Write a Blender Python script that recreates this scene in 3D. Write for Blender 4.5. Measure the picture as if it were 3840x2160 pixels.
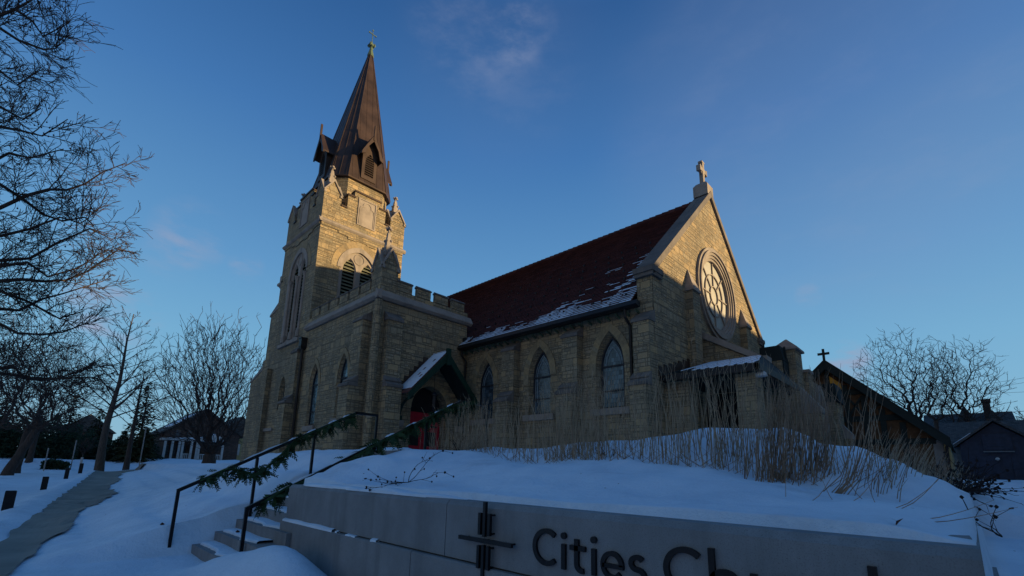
import bpy, math, random
from mathutils import Vector, Matrix, noise
from mathutils.geometry import tessellate_polygon
for o in list(bpy.data.objects): bpy.data.objects.remove(o)
S = bpy.context.scene
COL = S.collection
R = math.radians

# ------------------------------------------------------------------ camera, sky, sun, exposure
EYE = Vector((0, 0, 1.55))
YAW, PITCH, ROLL, FPX, CY = R(44.26), R(11.755), R(1.339), 1730.3, 1404.6
fw = Vector((math.cos(PITCH)*math.cos(YAW), math.cos(PITCH)*math.sin(YAW), math.sin(PITCH)))
rt = Vector((math.sin(YAW), -math.cos(YAW), 0)); up = rt.cross(fw)
cr, sr = math.cos(ROLL), math.sin(ROLL)
rt, up = rt*cr + up*sr, -rt*sr + up*cr
cam = bpy.data.cameras.new('camera'); co = bpy.data.objects.new('camera', cam); COL.objects.link(co)
co.matrix_world = Matrix(((rt.x, up.x, -fw.x, EYE.x), (rt.y, up.y, -fw.y, EYE.y), (rt.z, up.z, -fw.z, EYE.z), (0, 0, 0, 1)))
cam.sensor_width = 36; cam.lens = FPX/3840*36; cam.shift_y = (CY-1080)/3840
cam.clip_end = 9000; cam.clip_start = 0.05
S.camera = co

SUN_AZ, SUN_EL = R(140), R(7.0)        # clockwise from +Y; elevation
sdir = Vector((math.sin(SUN_AZ)*math.cos(SUN_EL), math.cos(SUN_AZ)*math.cos(SUN_EL), math.sin(SUN_EL)))
W = bpy.data.worlds.new('World'); S.world = W; W.use_nodes = True
wn = W.node_tree; wn.nodes.clear()
def wnode(t, **k):
    n = wn.nodes.new(t)
    for a, b in k.items(): setattr(n, a, b)
    return n
wo = wnode('ShaderNodeOutputWorld'); wb = wnode('ShaderNodeBackground')
sky = wnode('ShaderNodeTexSky', sky_type='NISHITA', sun_disc=False, sun_elevation=SUN_EL, sun_rotation=SUN_AZ,
            altitude=250, air_density=1.0, dust_density=0.3, ozone_density=2.2)
wb.inputs['Strength'].default_value = 0.10
wn.links.new(wb.outputs[0], wo.inputs[0])
tc = wnode('ShaderNodeTexCoord')
def pixdir(x, y):                        # view direction of a point of the photograph (3840 wide)
    return (fw + rt*(x-1920)/FPX - up*(y-CY)/FPX).normalized()
def wmath(op, a, b=None):
    n = wnode('ShaderNodeMath', operation=op)
    for i, v in enumerate((a, b)):
        if v is None: continue
        if isinstance(v, (int, float)): n.inputs[i].default_value = v
        else: wn.links.new(v, n.inputs[i])
    return n.outputs[0]
nz = wnode('ShaderNodeTexNoise'); nz.inputs['Scale'].default_value = 7.0; nz.inputs['Detail'].default_value = 7; nz.inputs['Roughness'].default_value = .62
mp = wnode('ShaderNodeMapping'); mp.inputs['Scale'].default_value = (1.0, 1.0, 2.6)
wn.links.new(tc.outputs['Generated'], mp.inputs[0]); wn.links.new(mp.outputs[0], nz.inputs['Vector'])
nzr = wnode('ShaderNodeMapRange', interpolation_type='SMOOTHSTEP'); nzr.inputs[1].default_value = .42; nzr.inputs[2].default_value = .75
wn.links.new(nz.outputs[0], nzr.inputs[0])
tot = None
for (px, py, inner, outer, amt) in ((1760, 110, 0.5, 7.5, .20), (1960, 110, .3, 4, .24), (1980, 330, .5, 7, .07), (720, 880, 0.3, 4.0, .45), (925, 1000, .2, 2.0, .5),
                                    (420, 1180, 0.4, 4.6, 1.2), (3170, 1360, .4, 2.6, 1.3), (640, 960, .3, 3, .25), (3030, 1110, .2, 1.5, .3)):
    d = pixdir(px, py)
    dp = wnode('ShaderNodeVectorMath', operation='DOT_PRODUCT'); dp.inputs[1].default_value = d
    nv = wnode('ShaderNodeVectorMath', operation='NORMALIZE'); wn.links.new(tc.outputs['Generated'], nv.inputs[0]); wn.links.new(nv.outputs[0], dp.inputs[0])
    m = wnode('ShaderNodeMapRange', interpolation_type='SMOOTHSTEP')
    m.inputs[1].default_value = math.cos(R(outer)); m.inputs[2].default_value = math.cos(R(inner)); m.inputs[4].default_value = amt
    wn.links.new(dp.outputs['Value'], m.inputs[0])
    tot = m.outputs[0] if tot is None else wmath('ADD', tot, m.outputs[0])
cl = wmath('MULTIPLY', tot, nzr.outputs[0])
for (px, py, outer, amt) in ((3050, 450, 24, .17), (3700, 800, 16, .08), (1900, 200, 14, .05)):      # thin lilac veil
    dp = wnode('ShaderNodeVectorMath', operation='DOT_PRODUCT'); dp.inputs[1].default_value = pixdir(px, py); wn.links.new(tc.outputs['Generated'], dp.inputs[0])
    m = wnode('ShaderNodeMapRange', interpolation_type='SMOOTHERSTEP'); m.inputs[1].default_value = math.cos(R(outer)); m.inputs[2].default_value = 1; m.inputs[4].default_value = amt
    wn.links.new(dp.outputs['Value'], m.inputs[0]); cl = wmath('ADD', cl, wmath('MULTIPLY', m.outputs[0], wmath('ADD', .6, wmath('MULTIPLY', nzr.outputs[0], .35))))
grade = wnode('ShaderNodeMix', data_type='RGBA'); grade.inputs[0].default_value = .92
nrm = wnode('ShaderNodeVectorMath', operation='NORMALIZE'); wn.links.new(tc.outputs['Generated'], nrm.inputs[0])
sxyz = wnode('ShaderNodeSeparateXYZ'); wn.links.new(nrm.outputs[0], sxyz.inputs[0])
def wramp(stops):
    n = wnode('ShaderNodeValToRGB'); wn.links.new(sxyz.outputs[2], n.inputs[0]); e = n.color_ramp.elements
    while len(e) < len(stops): e.new(.5)
    for i, (el, c) in enumerate(stops): e[i].position = max(0, math.sin(R(el))); e[i].color = (*c, 1)
    return n.outputs[0]
east = wramp([(0, (.235, .45, .61)), (6, (.205, .44, .63)), (13, (.17, .41, .635)), (22, (.115, .31, .575)), (37, (.052, .178, .44)), (50, (.024, .102, .295)), (65, (.020, .115, .35)), (90, (.018, .115, .36))])
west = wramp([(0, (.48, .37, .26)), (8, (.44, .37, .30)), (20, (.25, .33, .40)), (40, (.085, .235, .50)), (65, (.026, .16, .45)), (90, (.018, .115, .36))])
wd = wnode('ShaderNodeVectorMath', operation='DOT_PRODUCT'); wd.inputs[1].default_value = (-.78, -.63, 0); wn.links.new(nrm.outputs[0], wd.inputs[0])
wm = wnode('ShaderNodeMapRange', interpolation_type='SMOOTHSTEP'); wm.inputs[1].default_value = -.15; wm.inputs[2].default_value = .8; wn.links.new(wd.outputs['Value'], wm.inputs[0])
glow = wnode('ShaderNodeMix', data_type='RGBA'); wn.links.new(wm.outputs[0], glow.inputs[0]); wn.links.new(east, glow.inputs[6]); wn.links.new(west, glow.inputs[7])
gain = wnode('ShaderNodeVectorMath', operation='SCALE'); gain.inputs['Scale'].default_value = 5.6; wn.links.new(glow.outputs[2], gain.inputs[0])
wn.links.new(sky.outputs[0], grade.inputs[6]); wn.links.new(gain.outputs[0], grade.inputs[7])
cmix = wnode('ShaderNodeMix', data_type='RGBA'); cmix.inputs[7].default_value = (1.75, 2.0, 2.8, 1)
wn.links.new(cl, cmix.inputs[0]); wn.links.new(grade.outputs[2], cmix.inputs[6])
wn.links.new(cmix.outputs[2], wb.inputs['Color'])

sl = bpy.data.lights.new('sun', 'SUN'); sl.energy = 4.8; sl.angle = R(0.55); sl.color = (1.0, .72, .36)
so = bpy.data.objects.new('sun', sl); COL.objects.link(so); so.rotation_euler = sdir.to_track_quat('Z', 'Y').to_euler()
S.view_settings.view_transform = 'Standard'; S.view_settings.look = 'None'
S.view_settings.exposure = 0.86; S.view_settings.gamma = 1
S.cycles.max_bounces = 6; S.cycles.diffuse_bounces = 3; S.cycles.glossy_bounces = 3

# ------------------------------------------------------------------ materials
class M:
    def __init__(s, name, col=(.5, .5, .5), rough=.8, metal=0):
        s.m = bpy.data.materials.new(name); s.m.use_nodes = True; s.nt = s.m.node_tree
        s.b = s.nt.nodes['Principled BSDF']
        s.set('Base Color', (*col, 1)); s.set('Roughness', rough); s.set('Metallic', metal)
        s.set('Specular IOR Level', .3)
    def set(s, k, v): s.b.inputs[k].default_value = v
    def n(s, t, ins=None, **k):
        n = s.nt.nodes.new(t)
        for a, b in k.items(): setattr(n, a, b)
        for a, v in (ins or {}).items():
            if isinstance(v, bpy.types.NodeSocket): s.nt.links.new(v, n.inputs[a])
            else: n.inputs[a].default_value = v
        return n
    def lk(s, a, k): s.nt.links.new(a, s.b.inputs[k])
    def math(s, op, a, b=0.0, c=None):
        ins = {0: a, 1: b}
        if c is not None: ins[2] = c
        return s.n('ShaderNodeMath', ins, operation=op).outputs[0]
    def ramp(s, fac, stops, interp='LINEAR'):
        n = s.n('ShaderNodeValToRGB', {0: fac}); e = n.color_ramp.elements; n.color_ramp.interpolation = interp
        while len(e) < len(stops): e.new(.5)
        for i, (p, c) in enumerate(stops): e[i].position = p; e[i].color = (*c, 1)
        return n.outputs[0]
    def noise(s, scale, vec=None, detail=4, rough=.55):
        ins = {'Scale': scale, 'Detail': detail, 'Roughness': rough}
        if vec is None: vec = s.n('ShaderNodeTexCoord').outputs['Object']
        ins['Vector'] = vec
        return s.n('ShaderNodeTexNoise', ins).outputs[0]
    def mix(s, f, a, b, blend='MIX'):
        n = s.n('ShaderNodeMix', data_type='RGBA', blend_type=blend)
        for k, v in ((0, f), (6, a), (7, b)):
            if isinstance(v, bpy.types.NodeSocket): s.nt.links.new(v, n.inputs[k])
            else: n.inputs[k].default_value = v if k == 0 else (*v, 1)
        return n.outputs[2]
    def bump(s, h, strength=.4, dist=.02):
        n = s.n('ShaderNodeBump', {'Height': h, 'Strength': strength, 'Distance': dist}); s.lk(n.outputs[0], 'Normal')

def plain(name, col, rough=.8, var=.25, scale=3, metal=0, bump=0, bscale=30):
    m = M(name, col, rough, metal)
    a = tuple(c*(1-var) for c in col); b = tuple(min(1, c*(1+var)) for c in col)
    m.lk(m.ramp(m.noise(scale), [(.3, a), (.7, b)]), 'Base Color')
    if bump: m.bump(m.noise(bscale), bump, .01)
    return m.m

def stone_mat():
    m = M('ashlar_stone', rough=.9)
    uv = m.n('ShaderNodeUVMap').outputs[0]
    sx = m.n('ShaderNodeSeparateXYZ', {0: uv})
    # uneven course heights: warp v by a slow noise of v alone
    wv = m.n('ShaderNodeTexNoise', {'Scale': 1.9, 'Detail': 1, 'W': sx.outputs[1]}, noise_dimensions='1D').outputs[0]
    v2 = m.math('ADD', sx.outputs[1], m.math('MULTIPLY', wv, .30))
    vec = m.n('ShaderNodeCombineXYZ', {0: sx.outputs[0], 1: v2, 2: 0.0}).outputs[0]
    def brick(w, h, off, freq, sq=1.0):
        return m.n('ShaderNodeTexBrick', {'Vector': vec, 'Color1': (0, 0, 0, 1), 'Color2': (1, 1, 1, 1), 'Mortar': (.5, .5, .5, 1), 'Scale': 1.0,
                   'Mortar Size': .011, 'Mortar Smooth': .3, 'Bias': 0.0, 'Brick Width': w, 'Row Height': h}, offset=off, offset_frequency=freq, squash=sq, squash_frequency=3)
    big = brick(.52, .23, .37, 2, .75); med = brick(.30, .135, .45, 2, .7); sml = brick(.20, .085, .4, 3, 1.3)
    sel = m.n('ShaderNodeSeparateColor', {0: big.outputs[0]}).outputs[0]
    s1 = m.math('GREATER_THAN', sel, .30); s2 = m.math('GREATER_THAN', sel, .78)
    tone = m.mix(s2, m.mix(s1, sml.outputs[0], med.outputs[0]), big.outputs[0])
    fac = m.mix(s2, m.mix(s1, sml.outputs[1], med.outputs[1]), big.outputs[1])
    fac = m.math('MAXIMUM', m.n('ShaderNodeSeparateColor', {0: fac}).outputs[0], big.outputs[1])
    col = m.ramp(tone, [(0, (.19, .15, .095)), (.16, (.36, .265, .145)), (.34, (.25, .21, .145)), (.52, (.385, .29, .165)), (.68, (.32, .27, .185)), (.84, (.43, .30, .15)), (1, (.235, .20, .135))])
    col = m.mix(.22, col, (.30, .24, .15))
    big_n = m.noise(.7, detail=5)
    col = m.mix(m.math('MULTIPLY', m.n('ShaderNodeMapRange', {0: big_n, 1: .48, 2: .75}).outputs[0], .55), col, (.14, .125, .09))
    stv = m.n('ShaderNodeMapping', {'Vector': m.n('ShaderNodeTexCoord').outputs['Object'], 'Scale': (1.6, 1.6, .16)}).outputs[0]
    col = m.mix(m.math('MULTIPLY', m.n('ShaderNodeMapRange', {0: m.noise(1.0, stv, detail=6, rough=.65), 1: .50, 2: .72}).outputs[0], .5), col, (.105, .092, .07))
    fine = m.noise(24, detail=6, rough=.7)
    col = m.mix(1.0, col, m.ramp(fine, [(.3, (.72, .72, .72)), (.7, (1.15, 1.15, 1.15))]), 'MULTIPLY')
    col = m.mix(m.math('MULTIPLY', fac, .75), col, (.085, .075, .055))
    m.lk(col, 'Base Color')
    hgt = m.math('ADD', m.math('MULTIPLY', fac, -1.0), m.math('MULTIPLY', m.noise(11, detail=6, rough=.7), .9))
    hgt = m.math('ADD', hgt, m.math('MULTIPLY', m.n('ShaderNodeSeparateColor', {0: tone}).outputs[0], .5))
    m.bump(hgt, .9, .05)
    return m.m

def island_mat(name, stops, rough=.85, bscale=14, bump=.4):
    m = M(name, rough=rough)
    g = m.n('ShaderNodeNewGeometry').outputs['Random Per Island']
    c = m.ramp(g, stops)
    c = m.mix(1.0, c, m.ramp(m.noise(9, detail=5), [(.3, (.75, .75, .75)), (.7, (1.15, 1.15, 1.15))]), 'MULTIPLY')
    m.lk(c, 'Base Color'); m.bump(m.noise(bscale, detail=6), bump, .02)
    return m.m

def trim_mat():
    m = M('trim_stone', rough=.85)
    c = m.ramp(m.noise(1.6, detail=6, rough=.65), [(.25, (.17, .145, .125)), (.5, (.26, .22, .185)), (.75, (.31, .265, .225))])
    st = m.n('ShaderNodeMapping', {'Vector': m.n('ShaderNodeTexCoord').outputs['Object'], 'Scale': (2.2, 2.2, .25)}).outputs[0]
    c = m.mix(m.math('MULTIPLY', m.n('ShaderNodeMapRange', {0: m.noise(1.0, st), 1: .5, 2: .75}).outputs[0], .6), c, (.10, .09, .08))
    m.lk(c, 'Base Color'); m.bump(m.noise(30, detail=6), .25, .01)
    return m.m

def weathered_mat():
    m = M('weathered_coping', rough=.9)
    c = m.ramp(m.noise(1.1, detail=8, rough=.7), [(.3, (.085, .075, .068)), (.5, (.15, .13, .115)), (.75, (.23, .195, .165))])
    uv = m.n('ShaderNodeUVMap').outputs[0]
    b = m.n('ShaderNodeTexBrick', {'Vector': uv, 'Color1': (1, 1, 1, 1), 'Color2': (.8, .8, .8, 1), 'Mortar': (.45, .45, .45, 1), 'Scale': 1.0, 'Mortar Size': .012, 'Brick Width': 1.15, 'Row Height': 5.0})
    m.lk(m.mix(1.0, c, b.outputs[0], 'MULTIPLY'), 'Base Color'); m.bump(m.noise(24, detail=7), .4, .015)
    return m.m

def concrete_mat():
    m = M('concrete', rough=.85)
    c = m.ramp(m.noise(2.2, detail=7, rough=.65), [(.3, (.165, .17, .175)), (.7, (.245, .25, .255))])
    sp = m.n('ShaderNodeTexVoronoi', {'Vector': m.n('ShaderNodeTexCoord').outputs['Object'], 'Scale': 34.0}).outputs[0]
    c = m.mix(m.math('MULTIPLY', m.math('LESS_THAN', sp, .09), .7), c, (.10, .10, .10))
    c = m.mix(m.math('MULTIPLY', m.math('GREATER_THAN', m.noise(150, detail=2), .58), .5), c, (.13, .13, .125))
    st = m.n('ShaderNodeMapping', {'Vector': m.n('ShaderNodeTexCoord').outputs['Object'], 'Scale': (3, 3, .3)}).outputs[0]
    c = m.mix(m.math('MULTIPLY', m.n('ShaderNodeMapRange', {0: m.noise(2.0, st), 1: .5, 2: .8}).outputs[0], .5), c, (.10, .10, .10))
    m.lk(c, 'Base Color'); m.bump(m.noise(60, detail=5), .2, .006)
    return m.m

def snow_mat(name='snow', ground=False):
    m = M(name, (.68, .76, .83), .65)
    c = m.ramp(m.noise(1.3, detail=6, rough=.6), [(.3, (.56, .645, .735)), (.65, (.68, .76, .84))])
    if ground:
        # trampled and dirty streaks along the walk and lawn
        dn = m.noise(.8, detail=9, rough=.72)
        c = m.mix(m.math('MULTIPLY', m.n('ShaderNodeMapRange', {0: dn, 1: .56, 2: .72}).outputs[0], .45), c, (.38, .40, .43))
        gx = m.n('ShaderNodeTexVoronoi', {'Vector': m.n('ShaderNodeTexCoord').outputs['Object'], 'Scale': 5.0, 'Randomness': 1.0}).outputs[0]
        c = m.mix(m.math('MULTIPLY', m.math('LESS_THAN', gx, .05), m.math('GREATER_THAN', m.noise(.9, detail=3), .55)), c, (.10, .085, .07))
    m.lk(c, 'Base Color')
    h = m.math('ADD', m.noise(3.5, detail=9, rough=.66), m.math('MULTIPLY', m.noise(34, detail=5, rough=.65), .22))
    m.bump(h, .55, .07)
    m.set('Subsurface Weight', .0)
    return m.m

def glass_mat(name, col, rough=.12):
    m = M(name, col, rough); m.set('Specular IOR Level', .6)
    uv = m.n('ShaderNodeUVMap').outputs[0]
    b = m.n('ShaderNodeTexBrick', {'Vector': uv, 'Color1': (*[c*.55 for c in col], 1), 'Color2': (*[c*1.45 for c in col], 1), 'Mortar': (*[c*.3 for c in col], 1), 'Scale': 1.0,
            'Mortar Size': .006, 'Brick Width': .13, 'Row Height': .17}, offset=0.5)
    m.lk(b.outputs[0], 'Base Color'); m.bump(m.noise(2.5), .08, .02)
    return m.m

def bark_mat(name, col):
    m = M(name, rough=.95)
    st = m.n('ShaderNodeMapping', {'Vector': m.n('ShaderNodeTexCoord').outputs['Object'], 'Scale': (8, 8, 1.6)}).outputs[0]
    m.lk(m.ramp(m.noise(2.0, st, detail=6), [(.3, tuple(c*.6 for c in col)), (.7, tuple(c*1.4 for c in col))]), 'Base Color')
    m.bump(m.noise(3.0, st, detail=6), .5, .03)
    return m.m

MT = dict(
    weathered=weathered_mat(),
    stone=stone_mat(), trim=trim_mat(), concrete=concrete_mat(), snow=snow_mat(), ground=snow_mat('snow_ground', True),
    vouss=island_mat('arch_stones', [(0, (.18, .14, .085)), (.4, (.27, .20, .11)), (.7, (.23, .195, .13)), (1, (.32, .225, .11))]),
    tile=island_mat('clay_tile', [(0, (.05, .015, .014)), (.5, (.07, .020, .018)), (1, (.095, .030, .026))], .8),
    ptile=plain('porch_tile', (.10, .045, .04), .8),
    copper=plain('brown_copper', (.048, .030, .022), .5, .35, 1.2, .35),
    patina=plain('green_copper', (.075, .11, .065), .7, .35, 6),
    dark=plain('dark_metal', (.018, .018, .02), .45, .3, 6, .4),
    gutter=plain('gutter_metal', (.022, .020, .019), .5, .3, 5, .3),
    rail=plain('black_steel', (.012, .012, .014), .4, .3, 8, .3),
    green=plain('green_paint', (.008, .032, .020), .55, .3, 6),
    louver=plain('green_slat', (.12, .125, .085), .7, .25, 5),
    black=plain('dark_interior', (.01, .01, .012), .9),
    red=plain('red_door_paint', (.34, .010, .026), .5, .12, 5),
    glass=glass_mat('window_glass', (.09, .14, .155)), darkglass=glass_mat('dark_glass', (.045, .065, .08)),
    cream=plain('rose_glazing', (.30, .29, .25), .45, .2, 1.5), frame=plain('window_frame', (.16, .20, .22), .6),
    darkframe=plain('dark_frame', (.02, .022, .026), .6),
    seam=plain('dark_green_roof', (.014, .022, .022), .75, .3, 2, .3),
    bark=bark_mat('bark', (.055, .042, .035)), bark2=bark_mat('grey_bark', (.075, .062, .052)), twig=plain('twig', (.045, .032, .027), .9),
    needle=plain('needles', (.020, .038, .018), .85, .5, 1.5), needle2=plain('golden_needles', (.045, .052, .020), .85, .5, 1.2),
    cedar=plain('cedar', (.022, .048, .016), .8, .5, 9), stem=plain('dry_stem', (.31, .245, .165), .9, .35, 6), stem2=plain('brown_stem', (.24, .165, .11), .9, .4, 6),
    weed=plain('withered_plant', (.022, .014, .012), .95), leaf=plain('dead_leaf', (.09, .03, .018), .9),
    sidewalk=plain('sidewalk_concrete', (.23, .215, .185), .9, .25, .9, 0, .3, 40),
    white=plain('white_paint', (.42, .42, .41), .6, .15, 2), gold=plain('amber_panel', (.50, .26, .035), .7),
    brown=plain('brown_panel', (.09, .048, .022), .85, .4, 3), timber=plain('dark_timber', (.014, .022, .020), .8),
    shingle=None, brick=None, pale=plain('pale_bounce', (.50, .46, .39), .85), stucco=plain('yellow_boards', (.34, .27, .13), .8, .2, 3), greywall=plain('grey_render', (.20, .20, .19), .85),  # pale: light tone so the added shade blocks bounce light onto shaded walls
    blue=plain('navy_paint', (.02, .028, .05), .6, .3, 3), grey=plain('grey_siding', (.14, .15, .155), .8),
    steel=plain('galvanised_steel', (.22, .23, .24), .5, .2, 8, .4),
)
def course_mat(name, col, w, h, mort, jit=.35, rough=.85):
    m = M(name, rough=rough)
    b = m.n('ShaderNodeTexBrick', {'Vector': m.n('ShaderNodeUVMap').outputs[0], 'Color1': (*[c*(1-jit) for c in col], 1), 'Color2': (*[c*(1+jit) for c in col], 1),
            'Mortar': (*mort, 1), 'Scale': 1.0, 'Mortar Size': .012, 'Brick Width': w, 'Row Height': h})
    m.lk(m.mix(1.0, b.outputs[0], m.ramp(m.noise(3, detail=5), [(.3, (.75, .75, .75)), (.7, (1.2, 1.2, 1.2))]), 'MULTIPLY'), 'Base Color')
    m.bump(m.math('MULTIPLY', b.outputs[1], -1.0), .5, .02)
    return m.m
MT['shingle'] = course_mat('grey_shingle', (.075, .072, .07), .30, .16, (.03, .03, .03))
MT['brick'] = course_mat('brown_brick', (.075, .042, .033), .24, .08, (.09, .08, .07))

# ------------------------------------------------------------------ mesh helpers
def wloc(o):
    v = Vector()
    while o: v += o.location; o = o.parent
    return v
class MB:
    def __init__(s): s.v = []; s.f = []
    def add(s, pts): i = len(s.v); s.v += [tuple(p) for p in pts]; return i
    def face(s, pts): i = s.add(pts); s.f.append(tuple(range(i, i+len(pts))))
    def box(s, x0, x1, y0, y1, z0, z1):
        i = s.add([(x, y, z) for z in (z0, z1) for y in (y0, y1) for x in (x0, x1)])
        for q in ((0, 2, 3, 1), (4, 5, 7, 6), (0, 1, 5, 4), (2, 6, 7, 3), (0, 4, 6, 2), (1, 3, 7, 5)): s.f.append(tuple(i+k for k in q))
        return s
    def prism(s, poly, axis, a0, a1):
        def P(p, a): return {'x': (a, p[0], p[1]), 'y': (p[0], a, p[1]), 'z': (p[0], p[1], a)}[axis]
        n = len(poly); i = s.add([P(p, a0) for p in poly]); j = s.add([P(p, a1) for p in poly])
        tri = tessellate_polygon([[Vector((p[0], p[1], 0)) for p in poly]]) if n > 4 else [tuple(range(n))]
        for t in tri: s.f.append(tuple(i+k for k in t)); s.f.append(tuple(j+k for k in reversed(t)))
        for k in range(n): l = (k+1) % n; s.f.append((i+k, i+l, j+l, j+k))
        return s
    def loft(s, rings, cap=True):
        ids = [s.add(r) for r in rings]; n = len(rings[0])
        for a, b in zip(ids, ids[1:]):
            for k in range(n): l = (k+1) % n; s.f.append((a+k, a+l, b+l, b+k))
        if cap: s.f.append(tuple(ids[0]+k for k in reversed(range(n)))); s.f.append(tuple(ids[-1]+k for k in range(n)))
        return s
    def tube(s, path, rad, n=6, cap=False):
        path = [Vector(p) for p in path]
        if not isinstance(rad, (list, tuple)): rad = [rad]*len(path)
        rings = []; ref = None
        for i, p in enumerate(path):
            t = path[min(i+1, len(path)-1)] - path[max(i-1, 0)]
            t = t.normalized() if t.length > 1e-9 else Vector((0, 0, 1))
            if ref is None: ref = t.orthogonal().normalized()
            a = ref - t*ref.dot(t); a = a.normalized() if a.length > 1e-6 else t.orthogonal().normalized(); ref = a
            b = t.cross(a)
            rings.append([p + (a*math.cos(2*math.pi*k/n) + b*math.sin(2*math.pi*k/n))*rad[i] for k in range(n)])
        return s.loft(rings, cap)
    def lathe(s, c, prof, n=12):
        return s.loft([[(c[0]+r*math.cos(2*math.pi*(k+.5)/n), c[1]+r*math.sin(2*math.pi*(k+.5)/n), z) for k in range(n)] for r, z in prof])
    def build(s, name, mat, parent=None, smooth=False, uv=True):
        off = wloc(parent) if parent else Vector()
        me = bpy.data.meshes.new(name)
        me.from_pydata([(a-off.x, b-off.y, c-off.z) for a, b, c in s.v], [], s.f)
        me.materials.append(MT[mat] if isinstance(mat, str) else mat)
        if uv and len(s.v) < 60000:
            l = me.uv_layers.new(name='UVMap'); d = l.data; vs = s.v
            for p in me.polygons:
                n = p.normal
                if abs(n.z) > .97: t, b = Vector((1, 0, 0)), Vector((0, 1, 0))
                else:
                    t = Vector((-n.y, n.x, 0)).normalized()
                    if abs(t.x) > abs(t.y) and t.x < 0 or abs(t.y) >= abs(t.x) and t.y < 0: t = -t
                    b = t.cross(n)
                    if b.z < 0: b = -b
                for li in p.loop_indices:
                    v = Vector(vs[me.loops[li].vertex_index]); d[li].uv = (v.dot(t), v.dot(b))
        if smooth: me.polygons.foreach_set('use_smooth', [True]*len(me.polygons))
        o = bpy.data.objects.new(name, me); COL.objects.link(o)
        if parent: o.parent = parent
        return o
def tag(o, label, cat, group=None, kind=None):
    if label: o['label'] = label
    if cat: o['category'] = cat
    if group: o['group'] = group
    if kind: o['kind'] = kind
    return o
def thing(name, label, cat, loc, group=None):
    o = bpy.data.objects.new(name, None); COL.objects.link(o); o.location = loc
    return tag(o, label, cat, group)
def arch(a, z0, zs, za, n=9, c=0):        # pointed arch outline, counter-clockwise, 2n+2 points
    r = za-zs; Rr = (a*a+r*r)/(2*a); e = math.asin(min(1, r/Rr)) if r <= Rr else math.pi/2
    L = []
    for k in range(n):
        t = e*k/n; L.append((c-(Rr-a)+Rr*math.cos(t), zs+Rr*math.sin(t)))
    return [(c-a, z0), (c+a, z0)] + L + [(c, za)] + [(2*c-x, z) for x, z in reversed(L)]
def plane_pt(axis, base, sgn):            # wall plane -> (u, z, depth inward)
    return (lambda u, z, d: (base+sgn*d, u, z)) if axis == 'x' else (lambda u, z, d: (u, base+sgn*d, z))
def wall(mb, P, outer, holes=()):         # holes: (outer outline, inner outline, depth) splayed reveals
    polys = [outer] + [h[0] for h in holes]
    flat = [p for q in polys for p in q]
    i = mb.add([P(u, z, 0) for u, z in flat])
    for t in tessellate_polygon([[Vector((u, z, 0)) for u, z in q] for q in polys]): mb.f.append(tuple(i+k for k in t))
    for ho, hi, d in holes:
        n = len(ho); a = mb.add([P(u, z, 0) for u, z in ho]); b = mb.add([P(u, z, d) for u, z in hi])
        for k in range(n): l = (k+1) % n; mb.f.append((a+k, a+l, b+l, b+k))
def plate(mb, P, poly, d0, d1):           # solid plate parallel to the wall
    n = len(poly); i = mb.add([P(u, z, d0) for u, z in poly]); j = mb.add([P(u, z, d1) for u, z in poly])
    for t in tessellate_polygon([[Vector((u, z, 0)) for u, z in poly]]): mb.f.append(tuple(i+k for k in t)); mb.f.append(tuple(j+k for k in t))
    for k in range(n): l = (k+1) % n; mb.f.append((i+k, i+l, j+l, j+k))
def ring(mb, P, out, inn, d0, d1, seg=None):   # band between two outlines of equal length
    n = len(out); idx = range(n) if seg is None else seg
    for k in idx:
        l = (k+1) % n
        q = [out[k], out[l], inn[l], inn[k]]
        i = mb.add([P(u, z, d0) for u, z in q]); j = mb.add([P(u, z, d1) for u, z in q])
        mb.f += [(i, i+1, i+2, i+3), (j+3, j+2, j+1, j)] + [(i+a, i+(a+1) % 4, j+(a+1) % 4, j+a) for a in range(4)]
def ribbon(path, w, closed=False):        # outline of a stroke of constant width
    L, Rr = [], []; n = len(path)
    for i in range(n):
        a = Vector(path[max(i-1, 0)]); b = Vector(path[min(i+1, n-1)]); t = (b-a).normalized(); nn = Vector((-t.y, t.x))*w/2
        p = Vector(path[i]); L.append(tuple(p+nn)); Rr.append(tuple(p-nn))
    return L + Rr[::-1]
rng = random.Random(7)

# ------------------------------------------------------------------ ground: one snow sheet
def lerp_tab(x, tab):
    if x <= tab[0][0]: return tab[0][1]
    for (a, b), (c, d) in zip(tab, tab[1:]):
        if x <= c:
            t = (x-a)/(c-a); t = t*t*(3-2*t); return b+(d-b)*t
    return tab[-1][1]
def sst(a, b, x): t = max(0, min(1, (x-a)/(b-a))); return t*t*(3-2*t)
WX, WTOP, WLED = 2.45, 1.306, .867
CREST = [(-.3, 1.3), (0, 1.42), (.24, 1.56), (.57, 1.72), (.85, 1.88), (1.19, 1.93), (1.49, 2.14), (2.33, 2.18), (2.77, 2.1), (3.5, 2.04), (4.2, 1.99), (5.2, 1.93), (6.6, 1.98), (7.46, 2.06), (8.2, 1.8), (8.67, 1.67), (9.4, 1.8), (10, 1.95), (12, 1.98), (14, 1.7), (18, 1.5)]
def street(y): return .27 + .0045*max(0, min(y, 62)) + 1.05*sst(64, 80, y) + (.004*max(0, -y))
LAWN = [(.1, 0), (.7, .10), (1.55, .36), (2.5, .64), (3.4, 1.12), (4.3, 1.52), (5.2, 1.62), (7, 1.5), (10, 1.35), (30, 1.4)]
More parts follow.
